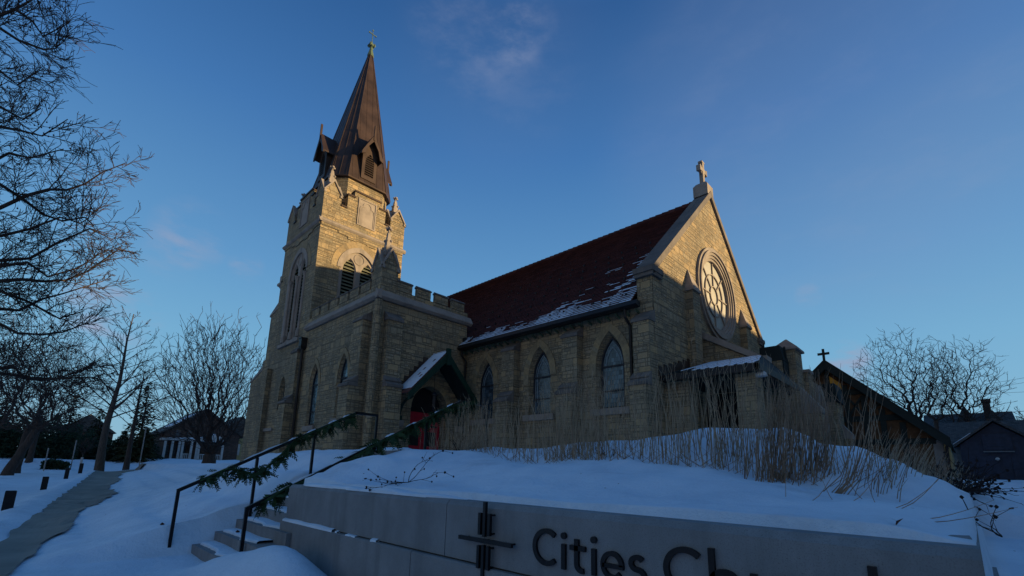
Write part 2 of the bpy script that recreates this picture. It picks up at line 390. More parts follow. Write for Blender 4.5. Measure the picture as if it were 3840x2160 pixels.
def ground(x, y):
    n = noise.noise(Vector((x*.9, y*.9, 0)))*.05 + noise.noise(Vector((x*2.7, y*2.7, 3)))*.018
    s = street(y)
    far = sst(12, 60, math.hypot(x, y))
    # lawn left of the stairs
    edge = .35+.105*max(0, y-8) if y > 8 else .35
    if y > 8 and x < 7: n += (noise.noise(Vector((x*5.5, y*5.5, 8)))*.022 + noise.noise(Vector((x*1.7, y*1.7, 4)))*.05)*sst(.3, 1.0, x)*(1-sst(16, 30, y))
    k = 1-.45*sst(13, 26, y)
    lawn = s + k*lerp_tab(x-edge*sst(9, 20, y)*1.0, LAWN)*(1-.25*sst(40, 66, y))
    if y > 60: lawn = min(lawn, s+.45)+0
    # planted bed behind the sign wall
    cy = lerp_tab(y, CREST)
    wl = WTOP + .05
    if y < .35: wl = WTOP + .05*sst(-.02, .35, y)
    zb = lerp_tab(y, [(0, 1.34), (.7, 1.44), (1.2, 1.53), (2.1, 1.60), (2.8, 1.66), (6.2, 1.67)])
    bed = lerp_tab(x, [(2.6, wl), (4.75, max(wl, zb)), (6.15, cy), (7.0, cy-.02), (9.2, 1.6), (14, 1.62)])
    edge_l = lerp_tab(x, [(2.5, 1.33), (2.63, 1.38), (2.8, 1.45), (3.14, 1.58), (3.63, 1.7), (4.2, 1.83), (6, 1.95), (7.5, 1.9), (9, 1.65)])
    bed = bed + (edge_l-bed)*sst(4.9, 6.2, y)*(1-sst(5.0, 7, x))
    # ground right of the wall and behind
    right = lerp_tab(x, [(-2, .27), (2.4, .40), (4, .78), (9, 1.05), (16, 1.35), (40, 1.66), (70, 1.8)])
    if x < WX+.12:
        z = lawn if y > 8.05 else (s if y > 6.55 or x < 1.5 else s)
        if 6.4 < y <= 8.05: z = s - .0
    elif y > 8.05: z = lawn
    elif y > 6.42:
        z = lerp_tab(x, [(2.45, .3), (3.0, .5), (4.2, 1.5), (4.5, 1.84), (6, 1.85), (8, 1.7)]) if x < 8 else 1.62
    elif y > -.02: z = bed
    else: z = right
    if x > WX+.12 and y <= 8.05:
        if x > 7.5:      # side-wall end: bed melts into the right-hand ground
            b = bed if y > -.6 else right
            z = right + (bed-right)*sst(-1.6, .6, y)
            z = z + (1.6-z)*sst(8, 10, x)*sst(0, 4, y)
    if x > 8 and y > 6: z = 1.62 - .25*sst(24, 60, y) if y < 62 else z
    # snow bank in front of the walk
    d = math.hypot((x-2.0)/.45, (y-5.25)/.85); z += .44*math.exp(-d*d*1.3) if x < WX-.02 else 0
    d = math.hypot((x-1.75)/.4, (y-6.2)/.7); z += .17*math.exp(-d*d*1.5) if x < WX-.02 else 0
    # ploughed banks along the walk
    wx = -1.75 + .105*y
    if 9 < y < 62:
        z += .12*math.exp(-((x-(wx+.15))/.35)**2)*(1+.8*noise.noise(Vector((y*.7, 1, 0))))
    if y > 60: z += .25*sst(60, 74, y)*noise.noise(Vector((x*.35, y*.35, 9)))
    # footprints on the bed
    for (fx, fy, fd, fr) in ((3.05, 3.3, .05, .09), (3.3, 1.75, .03, .14), (3.25, 1.55, .02, .1), (3.1, 2.5, .02, .12), (3.2, 2.35, .015, .1)):
        d = math.hypot(x-fx, y-fy)/fr
        if d < 2.5: z -= fd*math.exp(-d*d)
    if (y > 8.1 and y < 22 and x > .2 and x < 6) or (y < -.2 and x > 2):
        v = noise.voronoi(Vector((x*2.6, y*2.6, 1.0)))[0][0]; m_ = sst(-.1, .35, noise.noise(Vector((x*.6, y*.6, 12))))
        if v < .34: z -= .055*(1-v/.34)**.7*m_
    if 0 < y < 6.6 and 2.62 < x < 5.2: n += noise.noise(Vector((x*4.3, y*3.6, 6)))*.014 + noise.noise(Vector((x*1.6, y*1.2, 16)))*.04*sst(2.7, 3.3, x)
    amp = 1.0 if (x < WX or y > 8.05 or x > 2.9) else .35
    return z + n*amp
def axis(parts):
    out = []
    for a, b, st in parts:
        k = max(1, int(round((b-a)/st))); out += [a+(b-a)*i/k for i in range(k)]
    out.append(parts[-1][1]); return out
xs = axis([(-3000, -300, 900), (-300, -60, 60), (-60, -10, 8), (-10, -2, .8), (-2, 2.36, .075), (2.36, 2.52, .16), (2.52, 2.62, .10), (2.62, 8, .08), (8, 16, .4), (16, 40, 2), (40, 120, 10), (120, 400, 70), (400, 3000, 1300)])
ys = axis([(-3000, -300, 900), (-300, -60, 60), (-60, -8, 5), (-8, -1, .5), (-1, -.05, .12), (-.05, 0.01, .06), (.01, 6.36, .075), (6.36, 6.46, .1), (6.46, 7.98, .152), (7.98, 8.12, .14), (8.12, 14, .085), (14, 30, .3), (30, 90, .8), (90, 200, 10), (200, 500, 100), (500, 3000, 1250)])
g = MB(); nx = len(xs)
for y in ys:
    for x in xs:
        if max(abs(x), abs(y)) > 110: g.v.append((x, y, 1.6))
        else: g.v.append((x, y, ground(x, y)))
for j in range(len(ys)-1):
    for i in range(nx-1): g.f.append((j*nx+i, j*nx+i+1, (j+1)*nx+i+1, (j+1)*nx+i))
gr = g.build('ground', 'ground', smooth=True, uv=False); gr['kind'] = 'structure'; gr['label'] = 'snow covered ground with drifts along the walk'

# sidewalk: bare concrete between the snow
sw = MB(); rows = []
y = 7.5
while y <= 60:
    t = (y-10)/38
    l = -.1 + 3.75*t if y > 10 else -.1-.09*(10-y); r = lerp_tab(y, [(7.5, .05), (9, .28), (12, .85), (24, 2.55), (40, 4.35), (48, 5.4), (57, 7.2), (60, 9.0)])
    l += .13*noise.noise(Vector((y*.9, 0, 5))); r += .16*noise.noise(Vector((y*.8, 4, 5)))+.1*noise.noise(Vector((y*2.8, 4, 5)))
    rows.append([(l+(r-l)*k/8, y) for k in range(9)]); y += .25
for a, b in zip(rows, rows[1:]):
    for k in range(8):
        sw.face([(x, yy, max(ground(x, yy), street(yy)-.1)+.035) for x, yy in (a[k], a[k+1], b[k+1], b[k])])
o = sw.build('sidewalk', 'sidewalk'); o['kind'] = 'structure'; o['label'] = 'bare concrete walk swept between snow banks'

# ------------------------------------------------------------------ sign wall, lettering, stairs, handrails
rw = thing('retaining_wall', 'low grey concrete wall with chamfered top holding back a snowy planting bed', 'wall', (WX, 3.2, 0))
MB().box(WX+.03, WX+.26, .02, 6.36, -.2, WTOP-.03).build('core', 'dark', rw)
def block(name, x0, y0, y1, z0, z1, ch):
    p = [(x0, z0), (x0, z1-ch), (x0+ch, z1), (WX+.30, z1), (WX+.30, z0)]
    MB().prism(p, 'y', y0, y1).build(name, 'concrete', rw)
for y0, y1 in ((0, 3.092), (3.100, 6.40)): block('upper_block', WX, y0, y1, WLED+.004, WTOP, .035)
for y0, y1 in ((-.03, 3.494), (3.502, 6.45)): block('lower_block', WX-.045, y0, y1, -.3, WLED-.008, .012)
sd = MB(); sd.prism([(0, -.3), (0, WTOP-.03), (.03, WTOP), (.28, WTOP), (.28, -.3)], 'x', WX+.302, 9.6)
sd.v = [(x, y, z) for x, y, z in sd.v]; sd.build('side_wall', 'concrete', rw)
MB().box(WX-.045, 9.6, -.075, -.003, -.3, WLED-.01).build('side_ledge', 'concrete', rw)
def snow_strip(name, parent, x0, x1, y0, y1, z, th, step=.07, gaps=None, wob=.03):
    m = MB(); rows = []; y = y0
    while y <= y1+1e-6:
        a = x0 + wob*(.5+noise.noise(Vector((y*3.1, z, 1)))) + wob*.5*noise.noise(Vector((y*11, z, 2)))
        en = sst(0, .5, min(y-y0, y1-y)) if name == 'snow_cap' else 1
        h = th*(.8+.6*noise.noise(Vector((y*2.3, z, 7))))*en+.002; a += (1-en)*.13
        rows.append([(a, y, z-.004), (a+.004, y, z+h*.6), (a+.03, y, z+h), (x1, y, z+h), (x1, y, z-.004)]); y += step
    for i, (a, b) in enumerate(zip(rows, rows[1:])):
        if gaps and gaps(a[0][1]): continue
        for k in range(4): m.face([a[k], a[k+1], b[k+1], b[k]])
    return m.build(name, 'snow', parent, smooth=True)
snow_strip('snow_cap', rw, WX+.006, WX+.24, 3.0, 6.4, WTOP, .04, gaps=None, wob=.03)
snow_strip('snow_ledge', rw, WX-.05, WX+.004, 5.0, 6.44, WLED-.008, .035, .05, wob=.01)
snow_strip('snow_ledge', rw, WX-.045, WX+.004, 3.95, 5.0, WLED-.008, .02, .05, gaps=lambda y: noise.noise(Vector((y*4.5, 0, 3))) < -.05+(5-y)*.35, wob=.015)
# lettering: strokes drawn as (rightwards, up) = (-Y, z)
sg = thing('wall_sign', 'black metal lettering and cross emblem fixed to the low concrete wall', 'sign', (WX, 1.5, 1.05))
def letter(polys, name='letter'):
    m = MB()
    for p in polys: m.prism([(-a, z) for a, z in p], 'x', WX-.022, WX-.002)
    return m.build(name, 'rail', sg)
BL, XH, CAP, SWD = .955, 1.105, 1.185, .030
def arcp(cx, cz, rx, rz, a0, a1, n=18): return [(cx+rx*math.cos(R(a0+(a1-a0)*k/n)), cz+rz*math.sin(R(a0+(a1-a0)*k/n))) for k in range(n+1)]
def dot(cx, cz, r): return arcp(cx, cz, r, r, 0, 345, 23)
def bar(x0, z0, x1, z1, w=SWD): return ribbon([(x0, z0), (x1, z1)], w)
def Cc(cx, r=.1, z0=BL, z1=CAP, a=48): return ribbon(arcp(cx, (z0+z1)/2, r, (z1-z0)/2-SWD/2, a, 360-a, 30), SWD)
letter([Cc(-2.025)])
for x in (-1.885, -1.66): letter([bar(x, BL, x, XH), dot(x, 1.155, .020)])
letter([ribbon([(-1.785, 1.145), (-1.785, 1.0)] + arcp(-1.745, 1.0, .04, .035, 180, 285, 8), SWD)] + [bar(-1.835, 1.093, -1.72, 1.093)])
def e_(cx):
    r = .062; c = (BL+XH)/2; rz = (XH-BL)/2-.010
    return [ribbon(arcp(cx, c, r, rz, 0, 322, 26), SWD-.003), bar(cx-r, c-.004, cx+r+.012, c-.004, SWD-.006)]
letter(e_(-1.535))
def s_(cx):
    q = (XH-BL)/4-.005; c = (BL+XH)/2
    return [ribbon(arcp(cx, c+q, .038, q, 35, 270, 14)[:-1] + arcp(cx, c-q, .042, q, 90, -150, 14), SWD-.003)]
letter(s_(-1.375))
letter([Cc(-1.10, .105)])
def h_(x, w=.115, asc=1.195): return [bar(x, BL, x, asc)] + [ribbon(arcp(x+w/2, 1.045, w/2, .045, 178, 0, 14) + [(x+w, BL)], SWD)]
letter(h_(-.965))
letter([ribbon([(-.775, XH), (-.775, 1.01)] + arcp(-.72, 1.01, .055, .042, 180, 360, 14)[1:] + [(-.665, XH)], SWD), bar(-.665, BL, -.665, XH)])
letter([bar(-.585, BL, -.585, XH), ribbon(arcp(-.535, 1.04, .05, .05, 178, 60, 9), SWD)])
letter([ribbon(arcp(-.42, (BL+XH)/2, .062, .06, 48, 312, 24), SWD)])
letter(h_(-.325, asc=1.205))
em = MB(); X0 = WX-.062
def ebar(y0, y1, z0, z1): em.box(X0, X0+.024, y0, y1, z0, z1)
def pin(y, z): em.tube([(X0+.02, y, z), (WX-.002, y, z)], .007, 6, True)
for (y, z0, z1) in ((2.63, 1.085, 1.24), (2.58, 1.075, 1.32), (2.53, 1.085, 1.24), (2.635, .855, 1.012), (2.585, .55, 1.018), (2.535, .855, 1.014)):
    ebar(y-.013, y+.013, z0, z1)
    for z in ((1.228, 1.098) if z0 > 1 else (1.0, .868)): pin(y-.004, z)
ebar(2.30, 2.86, 1.032, 1.060); pin(2.80, 1.05); pin(2.32, 1.05); pin(2.58, 1.05)
em.build('emblem', 'rail', sg)

st = thing('stairs', 'snow covered concrete steps climbing beside the sign wall', 'stairs', (1.8, 7.2, .3))
for k in range(10):
    x = 1.82+.262*k; z = .43+.1555*k
    o = MB().box(x, x+.40, 6.452, 8.0, max(-.2, z-.6), z).build('step', 'concrete', st)
    if k in (1, 2): MB().box(x, WX-.048, 6.05, 6.449, -.2, z-.003).build('step_return', 'concrete', o)
    snow_strip('snow_layer', o, x+.035, x+.262, 6.455, 7.995, z, .035, .06, wob=.05)
def rail(Y, pts, posts, label):
    t = thing('handrail', label, 'handrail', (pts[0][0], Y, pts[0][1]-.6), 'handrails beside the steps')
    m = MB(); hw = .021
    for (x0, z0), (x1, z1) in zip(pts, pts[1:]):
        d = Vector((x1-x0, z1-z0)).normalized(); nn = Vector((-d.y, d.x))*.024
        m.prism([(x0-d.x*.015-nn.x, z0-d.y*.015-nn.y), (x1+d.x*.015-nn.x, z1+d.y*.015-nn.y), (x1+d.x*.015+nn.x, z1+d.y*.015+nn.y), (x0-d.x*.015+nn.x, z0-d.y*.015+nn.y)], 'y', Y-hw, Y+hw)
    m.build('rail', 'rail', t)
    for x, z0, z1 in posts: MB().box(x-.02, x+.02, Y-.0185, Y+.0185, z0, z1).build('post', 'rail', t)
    sm = MB(); r2 = random.Random(int(Y*10)); (x0, z0), (x1, z1) = pts[0], pts[1]
    for a, b in ((.10, .24), (.30, .52), (.55, .6), (.66, .72), (.8, .86), (.9, .95)):
        P = []
        for k in range(9):
            f = a+(b-a)*k/8; h = .024+.022*math.sin(math.pi*k/8)**.5*(.7+.6*r2.random()); P.append((x0+(x1-x0)*f, z0+(z1-z0)*f+h))
        Q = [(x0+(x1-x0)*f, z0+(z1-z0)*f+.02) for f in (b, a)]
        sm = MB(); sm.prism(P+Q, 'y', Y-.018, Y+.018); sm.build('snow_strip', 'snow', t)
rail(8.03, [(1.56, 1.17), (4.12, 2.53), (4.55, 2.53)], [(1.56, .35, 1.17), (2.53, .6, 1.66), (3.39, 1.1, 2.12), (4.55, 1.6, 2.53)], 'black handrail on the far side of the snowy steps, away from the wall')
rail(6.62, [(2.04, 1.0), (5.45, 2.79), (6.12, 2.79)], [(2.04, .25, 1.0), (3.6, .9, 1.8), (4.7, 1.6, 2.38), (6.12, 1.7, 2.79)], 'black handrail rising between the sign wall and the snowy steps')
def spray(m, p, d, L, r_):
    d = d.normalized(); side = d.cross(Vector((r_.uniform(-1, 1), r_.uniform(-1, 1), r_.uniform(-.2, 1)))).normalized(); pts = []
    q = p.copy(); n = 6
    for k in range(n+1):
        pts.append(q.copy()); d = (d+Vector((0, 0, -.09))).normalized(); q = q+d*L/n
    m.tube(pts, [.004*(1-.7*k/n) for k in range(n+1)], 3)
    for k in range(1, n+1):
        for s in (-1, 1):
            w = L*.40*(1-.6*k/n)*r_.uniform(.7, 1.2); t = (pts[k]-pts[k-1]).normalized()
            e = (side*s*.8+t*.75+Vector((0, 0, -.18))).normalized()
            b = pts[k]; c = b+e*w; wv = t*w*.22
            m.face([b-wv, b+e*w*.55-wv*1.4, c, b+e*w*.55+wv*1.4, b+wv])
def garland(Y, pts, dens, label):
    m = MB(); r_ = random.Random(int(Y*100)); P = [Vector((x, Y-.01, z)) for x, z in pts]; m.tube(P, .02, 5)
    for a, b in zip(P, P[1:]):
        for k in range(int((b-a).length*dens)+1):
            t = r_.random(); p = a.lerp(b, t)
            ang = r_.uniform(0, 2*math.pi); dr = Vector((math.cos(ang)*.8, math.sin(ang)*.5, r_.uniform(-1.25, .35)))
            spray(m, p, dr, r_.uniform(.09, .26), r_)
    o = m.build('garland', 'cedar', None, uv=False); return tag(o, label, 'garland', 'cedar garlands on the handrails')
lr = lambda x: 1.17+(x-1.56)*.531
garland(8.03, [(1.80, lr(1.8)), (2.0, lr(2)+.01), (2.12, lr(2.12)+.01), (2.3, lr(2.3)-.10), (2.47, lr(2.47)-.25), (2.58, lr(2.58)-.30), (2.72, lr(2.72)-.24), (2.9, lr(2.9)-.14), (3.05, lr(3.05)-.02), (3.3, lr(3.3)), (3.7, lr(3.7)), (4.1, lr(4.1))], 75, 'cedar garland drooping from the far handrail on the lawn side of the steps')
l2 = lambda x: 1.0+(x-2.04)*.525
garland(6.60, [(2.2, l2(2.2)-.02), (2.5, l2(2.5)+.02), (2.8, l2(2.8)-.03), (3.1, l2(3.1)-.05), (3.35, l2(3.35)-.03), (3.8, l2(3.8)), (4.5, l2(4.5)), (5.2, l2(5.2)), (5.75, 2.8)], 85, 'cedar garland wound along the handrail next to the sign wall, thickest at its upper end')

# ------------------------------------------------------------------ church
ch = thing('church', 'sandstone church with square tower, copper spire, red tiled nave and round gable window', 'church', (14, 16, 1.6))
def part(mb, name, mat, parent=ch, **k): return mb.build(name, mat, parent, **k)
Px = lambda x: plane_pt('x', x, 1)          # walls facing -X
Py = lambda y: plane_pt('y', y, 1)          # walls facing -Y
GZ = .9
def window(P, c, a, sill, spr, apex, dep, glass='glass', frm='frame', transom=True, inner=True, name='window'):
    """pointed window set back in a splayed opening: frame > pane"""
    m = MB(); out = arch(a, sill, spr, apex, c=c); inn = arch(a-.06, sill+.05, spr, apex-.08, c=c)
    ring(m, P, out, inn, dep-.07, dep+.02)
    if transom: plate(m, P, [(c-a+.05, spr-.03), (c+a-.05, spr-.03), (c+a-.05, spr+.03), (c-a+.05, spr+.03)], dep-.06, dep+.0)
    if transom: plate(m, P, [(c-a+.05, sill+.62), (c+a-.05, sill+.62), (c+a-.05, sill+.66), (c-a+.05, sill+.66)], dep-.06, dep+.0)
    f = part(m, name, frm)
    m = MB(); i = m.add([P(u, z, dep) for u, z in arch(a-.03, sill+.02, spr, apex-.04, c=c)])
    n = (len(m.v)); pl = arch(a-.03, sill+.02, spr, apex-.04, c=c)
    for t in tessellate_polygon([[Vector((u, z, 0)) for u, z in pl]]): m.f.append(tuple(t))
    part(m, 'pane', glass, f)
    if inner:
        m = MB(); o2 = arch(a*.66, sill+.5, spr, apex-.36, c=c); i2 = arch(a*.66-.035, sill+.52, spr, apex-.41, c=c)
        ring(m, P, o2, i2, dep-.022, dep-.004, range(1, len(o2)-1)); o3 = arch(a*.86, sill+.08, spr, apex-.14, c=c); i3 = arch(a*.86-.03, sill+.1, spr, apex-.18, c=c); ring(m, P, o3, i3, dep-.02, dep-.004, range(1, len(o3)-1)); part(m, 'leaded_border', 'frame', f)
    return f
def surround(P, c, a, spr, apex, band=.26, d=-.03, name='arch_surround', n=11):
    out = arch(a+band, spr-.3, spr, apex+band*1.15, n, c); inn = arch(a+.004, spr-.3, spr, apex+.004, n, c)
    m = MB(); ring(m, P, out, inn, d, .02, range(1, len(out)-1)); return part(m, name, 'vouss')
def sill_slab(P, c, a, z, parent, dep=-.12):
    m = MB(); plate(m, P, [(c-a, z-.26), (c+a, z-.26), (c+a, z-.02), (c-a, z-.02)], dep, .18)
    return part(m, 'sill', 'trim', parent)
def buttress(P, c, w, prof, caps, name='buttress'):
    """prof: (depth, z) side outline; caps: list of (depth,z) outlines in trim stone"""
    def ex(poly, u0, u1):
        m = MB(); n = len(poly); i = m.add([P(u0, z, -d) for d, z in poly]); j = m.add([P(u1, z, -d) for d, z in poly])
        for t in tessellate_polygon([[Vector((d, z, 0)) for d, z in poly]]): m.f.append(tuple(i+k for k in t)); m.f.append(tuple(j+k for k in t))
        for k in range(n): l = (k+1) % n; m.f.append((i+k, i+l, j+l, j+k))
        return m
    b = part(ex(prof, c-w/2, c+w/2), name, 'stone')
    for p in caps: part(ex(p, c-w/2-.035, c+w/2+.035), 'cap', 'weathered', b)
    return b
def stage(d1, d2, z1, z2, h=.45):
    """two-stage buttress outline and its weathered caps"""
    prof = [(-.05, GZ), (d2, GZ), (d2, z2), (d1, z2+.01), (d1, z1), (-.05, z1)]
    caps = [[(-.04, z1-.02), (d1+.05, z1-.02), (d1+.05, z1+.08), (-.04, z1+h)],
            [(d1-.02, z2-.02), (d2+.06, z2-.02), (d2+.06, z2+.08), (d1+(d2-d1)*.45, z2+h*.52), (d1+(d2-d1)*.45+.05, z2+h*.52), (d1+(d2-d1)*.45+.05, z2+h*.62), (d1-.02, z2+h*1.05)]]
    return prof, caps

# nave side wall with three windows
NX, GY = 14.4, 7.18
m = MB(); holes = []; WIN = (9.0, 12.42, 15.8)
for c in WIN: holes.append((arch(.60, 3.78, 5.45, 6.75, c=c), arch(.50, 3.88, 5.45, 6.56, c=c), .26))
wall(m, Px(NX), [(GY+.02, GZ), (26.5, GZ), (26.5, 7.62), (GY+.02, 7.62)], holes); part(m, 'nave_wall', 'stone')
for k, c in enumerate(WIN):
    f = window(Px(NX), c, .50, 3.88, 5.45, 6.56, .26, 'glass' if k == 0 else 'darkglass', 'darkframe'); sill_slab(Px(NX), c, .82, 3.86, f)
    surround(Px(NX), c, .60, 5.45, 6.75, .30)
for c in (10.58, 13.95): buttress(Px(NX), c, .74, *stage(.38, .72, 6.75, 4.45))
buttress(Px(NX), 7.50, .62, *stage(.40, .75, 6.75, 4.45))
# narrow corner return of the gable wall above the eave
MB().box(NX-.02, NX+.62, GY+.01, GY+.62, 7.3, 8.72).build('gable_shoulder', 'stone', ch)
# gable wall
gm = MB(); GC = 20.5; GA, GB = 14.4, 26.62
rose = [(GC+1.95*math.cos(2*math.pi*k/40), 9.53+1.95*math.sin(2*math.pi*k/40)) for k in range(40)]
rosei = [(GC+1.55*math.cos(2*math.pi*k/40), 9.53+1.55*math.sin(2*math.pi*k/40)) for k in range(40)]
wall(gm, Py(GY), [(GA, GZ), (GB, GZ), (GB, 8.55), (GC, 14.45), (GA, 8.55)], [(rose, rosei, .3)])
wall(gm, plane_pt('x', GB, -1), [(GY, GZ), (27, GZ), (27, 7.6), (GY+.6, 7.6), (GY+.6, 8.5), (GY, 8.5)])
part(gm, 'gable_wall', 'stone')
# raking coping
def rake(x0, z0, x1, z1, y0, y1, th, drop=0):
    d = Vector((x1-x0, z1-z0)).normalized(); nn = Vector((-d.y, d.x))
    if nn.y < 0: nn = -nn
    p = [(x0, z0-drop), (x1, z1-drop), (x1+nn.x*0, z1+th/abs(nn.y)), (x0+nn.x*0, z0+th/abs(nn.y))]
    return MB().prism(p, 'y', y0, y1)
part(rake(GA-.1, 8.47, GC, 14.43, GY-.10, GY+.62, .24), 'coping', 'weathered')
part(rake(GC+.002, 14.43, GB+.25, 8.37, GY-.10, GY+.62, .24), 'coping', 'weathered')
for x0, x1 in ((GA-.22, GA+.62), (GB-.5, GB+.34)):
    mm = MB().box(x0, x1, GY-.13, GY+.66, 8.60, 8.80); mm.box(x0+.05, x1-.05, GY-.10, GY+.63, 8.46, 8.597); part(mm, 'kneeler', 'weathered')
# roof: real overlapping courses
EV = Vector((13.98, 7.50)); RG = Vector((GC, 14.40)); sl_len = (RG-EV).length; sd2 = (RG-EV)/sl_len; sn = Vector((-sd2.y, sd2.x))
NC = 62; tl = MB(); sn_m = MB(); r3 = random.Random(3)
for side in (1, -1):
    for k in range(NC):
        a = sl_len*k/NC; b = min(sl_len, sl_len*(k+1)/NC+.02)
        y = GY+.6; 
        for yy in ([GY+.6 + 20.4*j/34 for j in range(34)] if side == 1 else [GY+.6+20.4*j/3 for j in range(3)]):
            y2 = yy + (20.4/34 if side == 1 else 20.4/3)
            lo = EV+sd2*a+sn*.056; hi = EV+sd2*b+sn*.010; lb = EV+sd2*a+sn*.0
            fx = lambda v: v.x if side == 1 else 2*GC-v.x
            q = [(fx(lo), yy, lo.y), (fx(lo), y2, lo.y), (fx(hi), y2, hi.y), (fx(hi), yy, hi.y)]
            i = tl.add(q + [(fx(lb), yy, lb.y), (fx(lb), y2, lb.y)]); tl.f += [(i, i+1, i+2, i+3), (i, i+4, i+5, i+1)]
nr = part(tl, 'nave_roof', 'tile')
rd = MB()
y = GY+.6
while y < 27.8:
    rd.tube([(GC, y, 14.46), (GC, y+.34, 14.46)], [.10, .13], 8, True); y += .35
part(rd, 'ridge_tile', 'tile', nr)
for k in range(NC-1):
    a = sl_len*k/NC; y = GY+.64
    while y < 18.6:
        L = r3.uniform(.12, .55); ym = y+L/2; s_ = a
        dist = ym-GY
        reach = 1.35*(1-.30*sst(0, 11, dist)) + 3.8*max(0, 1-dist/6.0)**1.2
        v = s_/reach
        p = 1.08-1.0*v if s_ < .9 else .95-.95*v
        p += .55*noise.noise(Vector((ym*.75, s_*.5, 2))) + .75*noise.noise(Vector((ym*2.3+s_*1.6, s_*1.2, 5))) - .10
        if s_ > .9: p -= .30
        if s_ > 1 and s_ < 4.2 and noise.noise(Vector((ym*.5, s_*.6, 11))) > .33 and r3.random() < .35: p += .5
        if s_ > 1.0 and dist < 10 and s_ < 6.0-.3*dist and noise.noise(Vector((ym*1.9+s_*.8, s_*1.5, 21))) > .06 and r3.random() < .50: p += .8
        if p > .42:
            w = (sl_len/NC)*(.42+.40*min(1, max(0, p-.4)*1.3)); lo = EV+sd2*(a+.012)+sn*.060; hi = EV+sd2*(a+w)+sn*.044
            y2 = y+L*r3.uniform(.85, 1.02)
            q = [(lo.x, y, lo.y), (lo.x, y2, lo.y), (hi.x, y2-.01, hi.y), (hi.x, y+.01, hi.y)]; t = [(x+sn.x*.014, yy, z+sn.y*.014) for x, yy, z in q]
            i = sn_m.add(q+t); sn_m.f += [(i+4, i+5, i+6, i+7)] + [(i+a_, i+(a_+1) % 4, i+4+(a_+1) % 4, i+4+a_) for a_ in range(4)]
        y += L
part(sn_m, 'roof_snow', 'snow', nr)['kind'] = 'stuff'
# snow guards: small dark clips in a diagonal pattern
sg_m = MB()
for j in range(7):
    for i in range(26):
        a = .55+j*.85; yy = 8.2+i*.72+(j % 2)*.36
        if yy > 18: continue
        p = EV+sd2*a+sn*.05; part(MB().box(p.x-.03, p.x+.03, yy-.035, yy+.035, p.y-.02, p.y+.07), 'snow_guard', 'dark', nr)
# eave board, gutter, downspout
gu = MB(); gu.prism([(13.86, 7.50), (13.80, 7.34), (13.92, 7.28), (14.10, 7.28), (14.10, 7.48)], 'y', GY+.35, 17.26)
gt = part(gu, 'gutter', 'gutter')
br = MB()
for i in range(24): part(MB().prism([(14.12, 7.20), (14.40, 7.13), (14.40, 7.20), (14.12, 7.27)], 'y', 7.7+i*.41, 7.75+i*.41), 'gutter_bracket', 'patina', gt)
dn = MB(); dn.tube([(13.98, 8.08, 7.3), (14.0, 8.08, 7.0), (14.27, 8.05, 6.75), (14.30, 8.05, 4.0), (14.30, 8.05, 1.5)], .055, 8); part(dn, 'downspout', 'gutter')
dn = MB(); dn.tube([(14.0, 17.15, 7.3), (14.05, 17.15, 7.0), (14.29, 17.15, 6.8), (14.29, 17.15, 1.5)], .05, 8); dn.box(14.12, 14.40, 17.08, 17.25, 7.5, 7.95); part(dn, 'downspout', 'gutter')
# rose window: stepped stone rings, glazing, tracery
rz = part(MB(), 'rose_window', 'trim')
m = MB()
def circ(r, n=48, c=(GC, 9.53)): return [(c[0]+r*math.cos(2*math.pi*k/n), c[1]+r*math.sin(2*math.pi*k/n)) for k in range(n)]
for r0, r1, d0, d1 in ((2.17, 2.04, -.10, .05), (2.04, 1.94, -.17, .05), (1.94, 1.82, -.11, .08), (1.82, 1.70, -.05, .12), (1.70, 1.58, .0, .15)):
    ring(m, Py(GY), circ(r0), circ(r1), d0, d1)
part(m, 'stone_ring', 'trim', rz)
m = MB(); m.prism(circ(1.60), 'y', GY+.13, GY+.16); part(m, 'pane', 'cream', rz)
m = MB()
for r0, r1 in ((1.01, .96), (.45, .405)): ring(m, Py(GY), circ(r0), circ(r1), .07, .135)
for k in range(8):
    a = R(90+45*k); nn = Vector((-math.sin(a), math.cos(a)))*.024; ca, sa = math.cos(a), math.sin(a)
    for q0, q1 in ((.44, .97), (1.0, 1.60)):
        a2 = a if q0 < 1 else a
        P0 = (GC+ca*q0, 9.53+sa*q0); P1 = (GC+ca*q1, 9.53+sa*q1)
        plate(m, Py(GY), [(P0[0]-nn.x, P0[1]-nn.y), (P1[0]-nn.x, P1[1]-nn.y), (P1[0]+nn.x, P1[1]+nn.y), (P0[0]+nn.x, P0[1]+nn.y)], .075, .132)
part(m, 'mullion', 'trim', rz)
# gable buttresses with pyramidal tops
for c in (17.45, 23.72):
    mb = MB().box(c-.33, c+.33, GY-.30, GY+.01, GZ, 8.72)
    b = part(mb, 'gable_buttress', 'stone')
    mb = MB(); mb.loft([[(c-.37, GY-.36, 8.70), (c+.37, GY-.36, 8.70), (c+.37, GY-.003, 8.70), (c-.37, GY-.003, 8.70)], [(c-.37, GY-.36, 8.78), (c+.37, GY-.36, 8.78), (c+.37, GY-.003, 8.80), (c-.37, GY-.003, 8.80)], [(c-.02, GY-.03, 9.72), (c+.02, GY-.03, 9.72), (c+.02, GY-.003, 9.72), (c-.02, GY-.003, 9.72)]])
    part(mb, 'cap', 'trim', b)
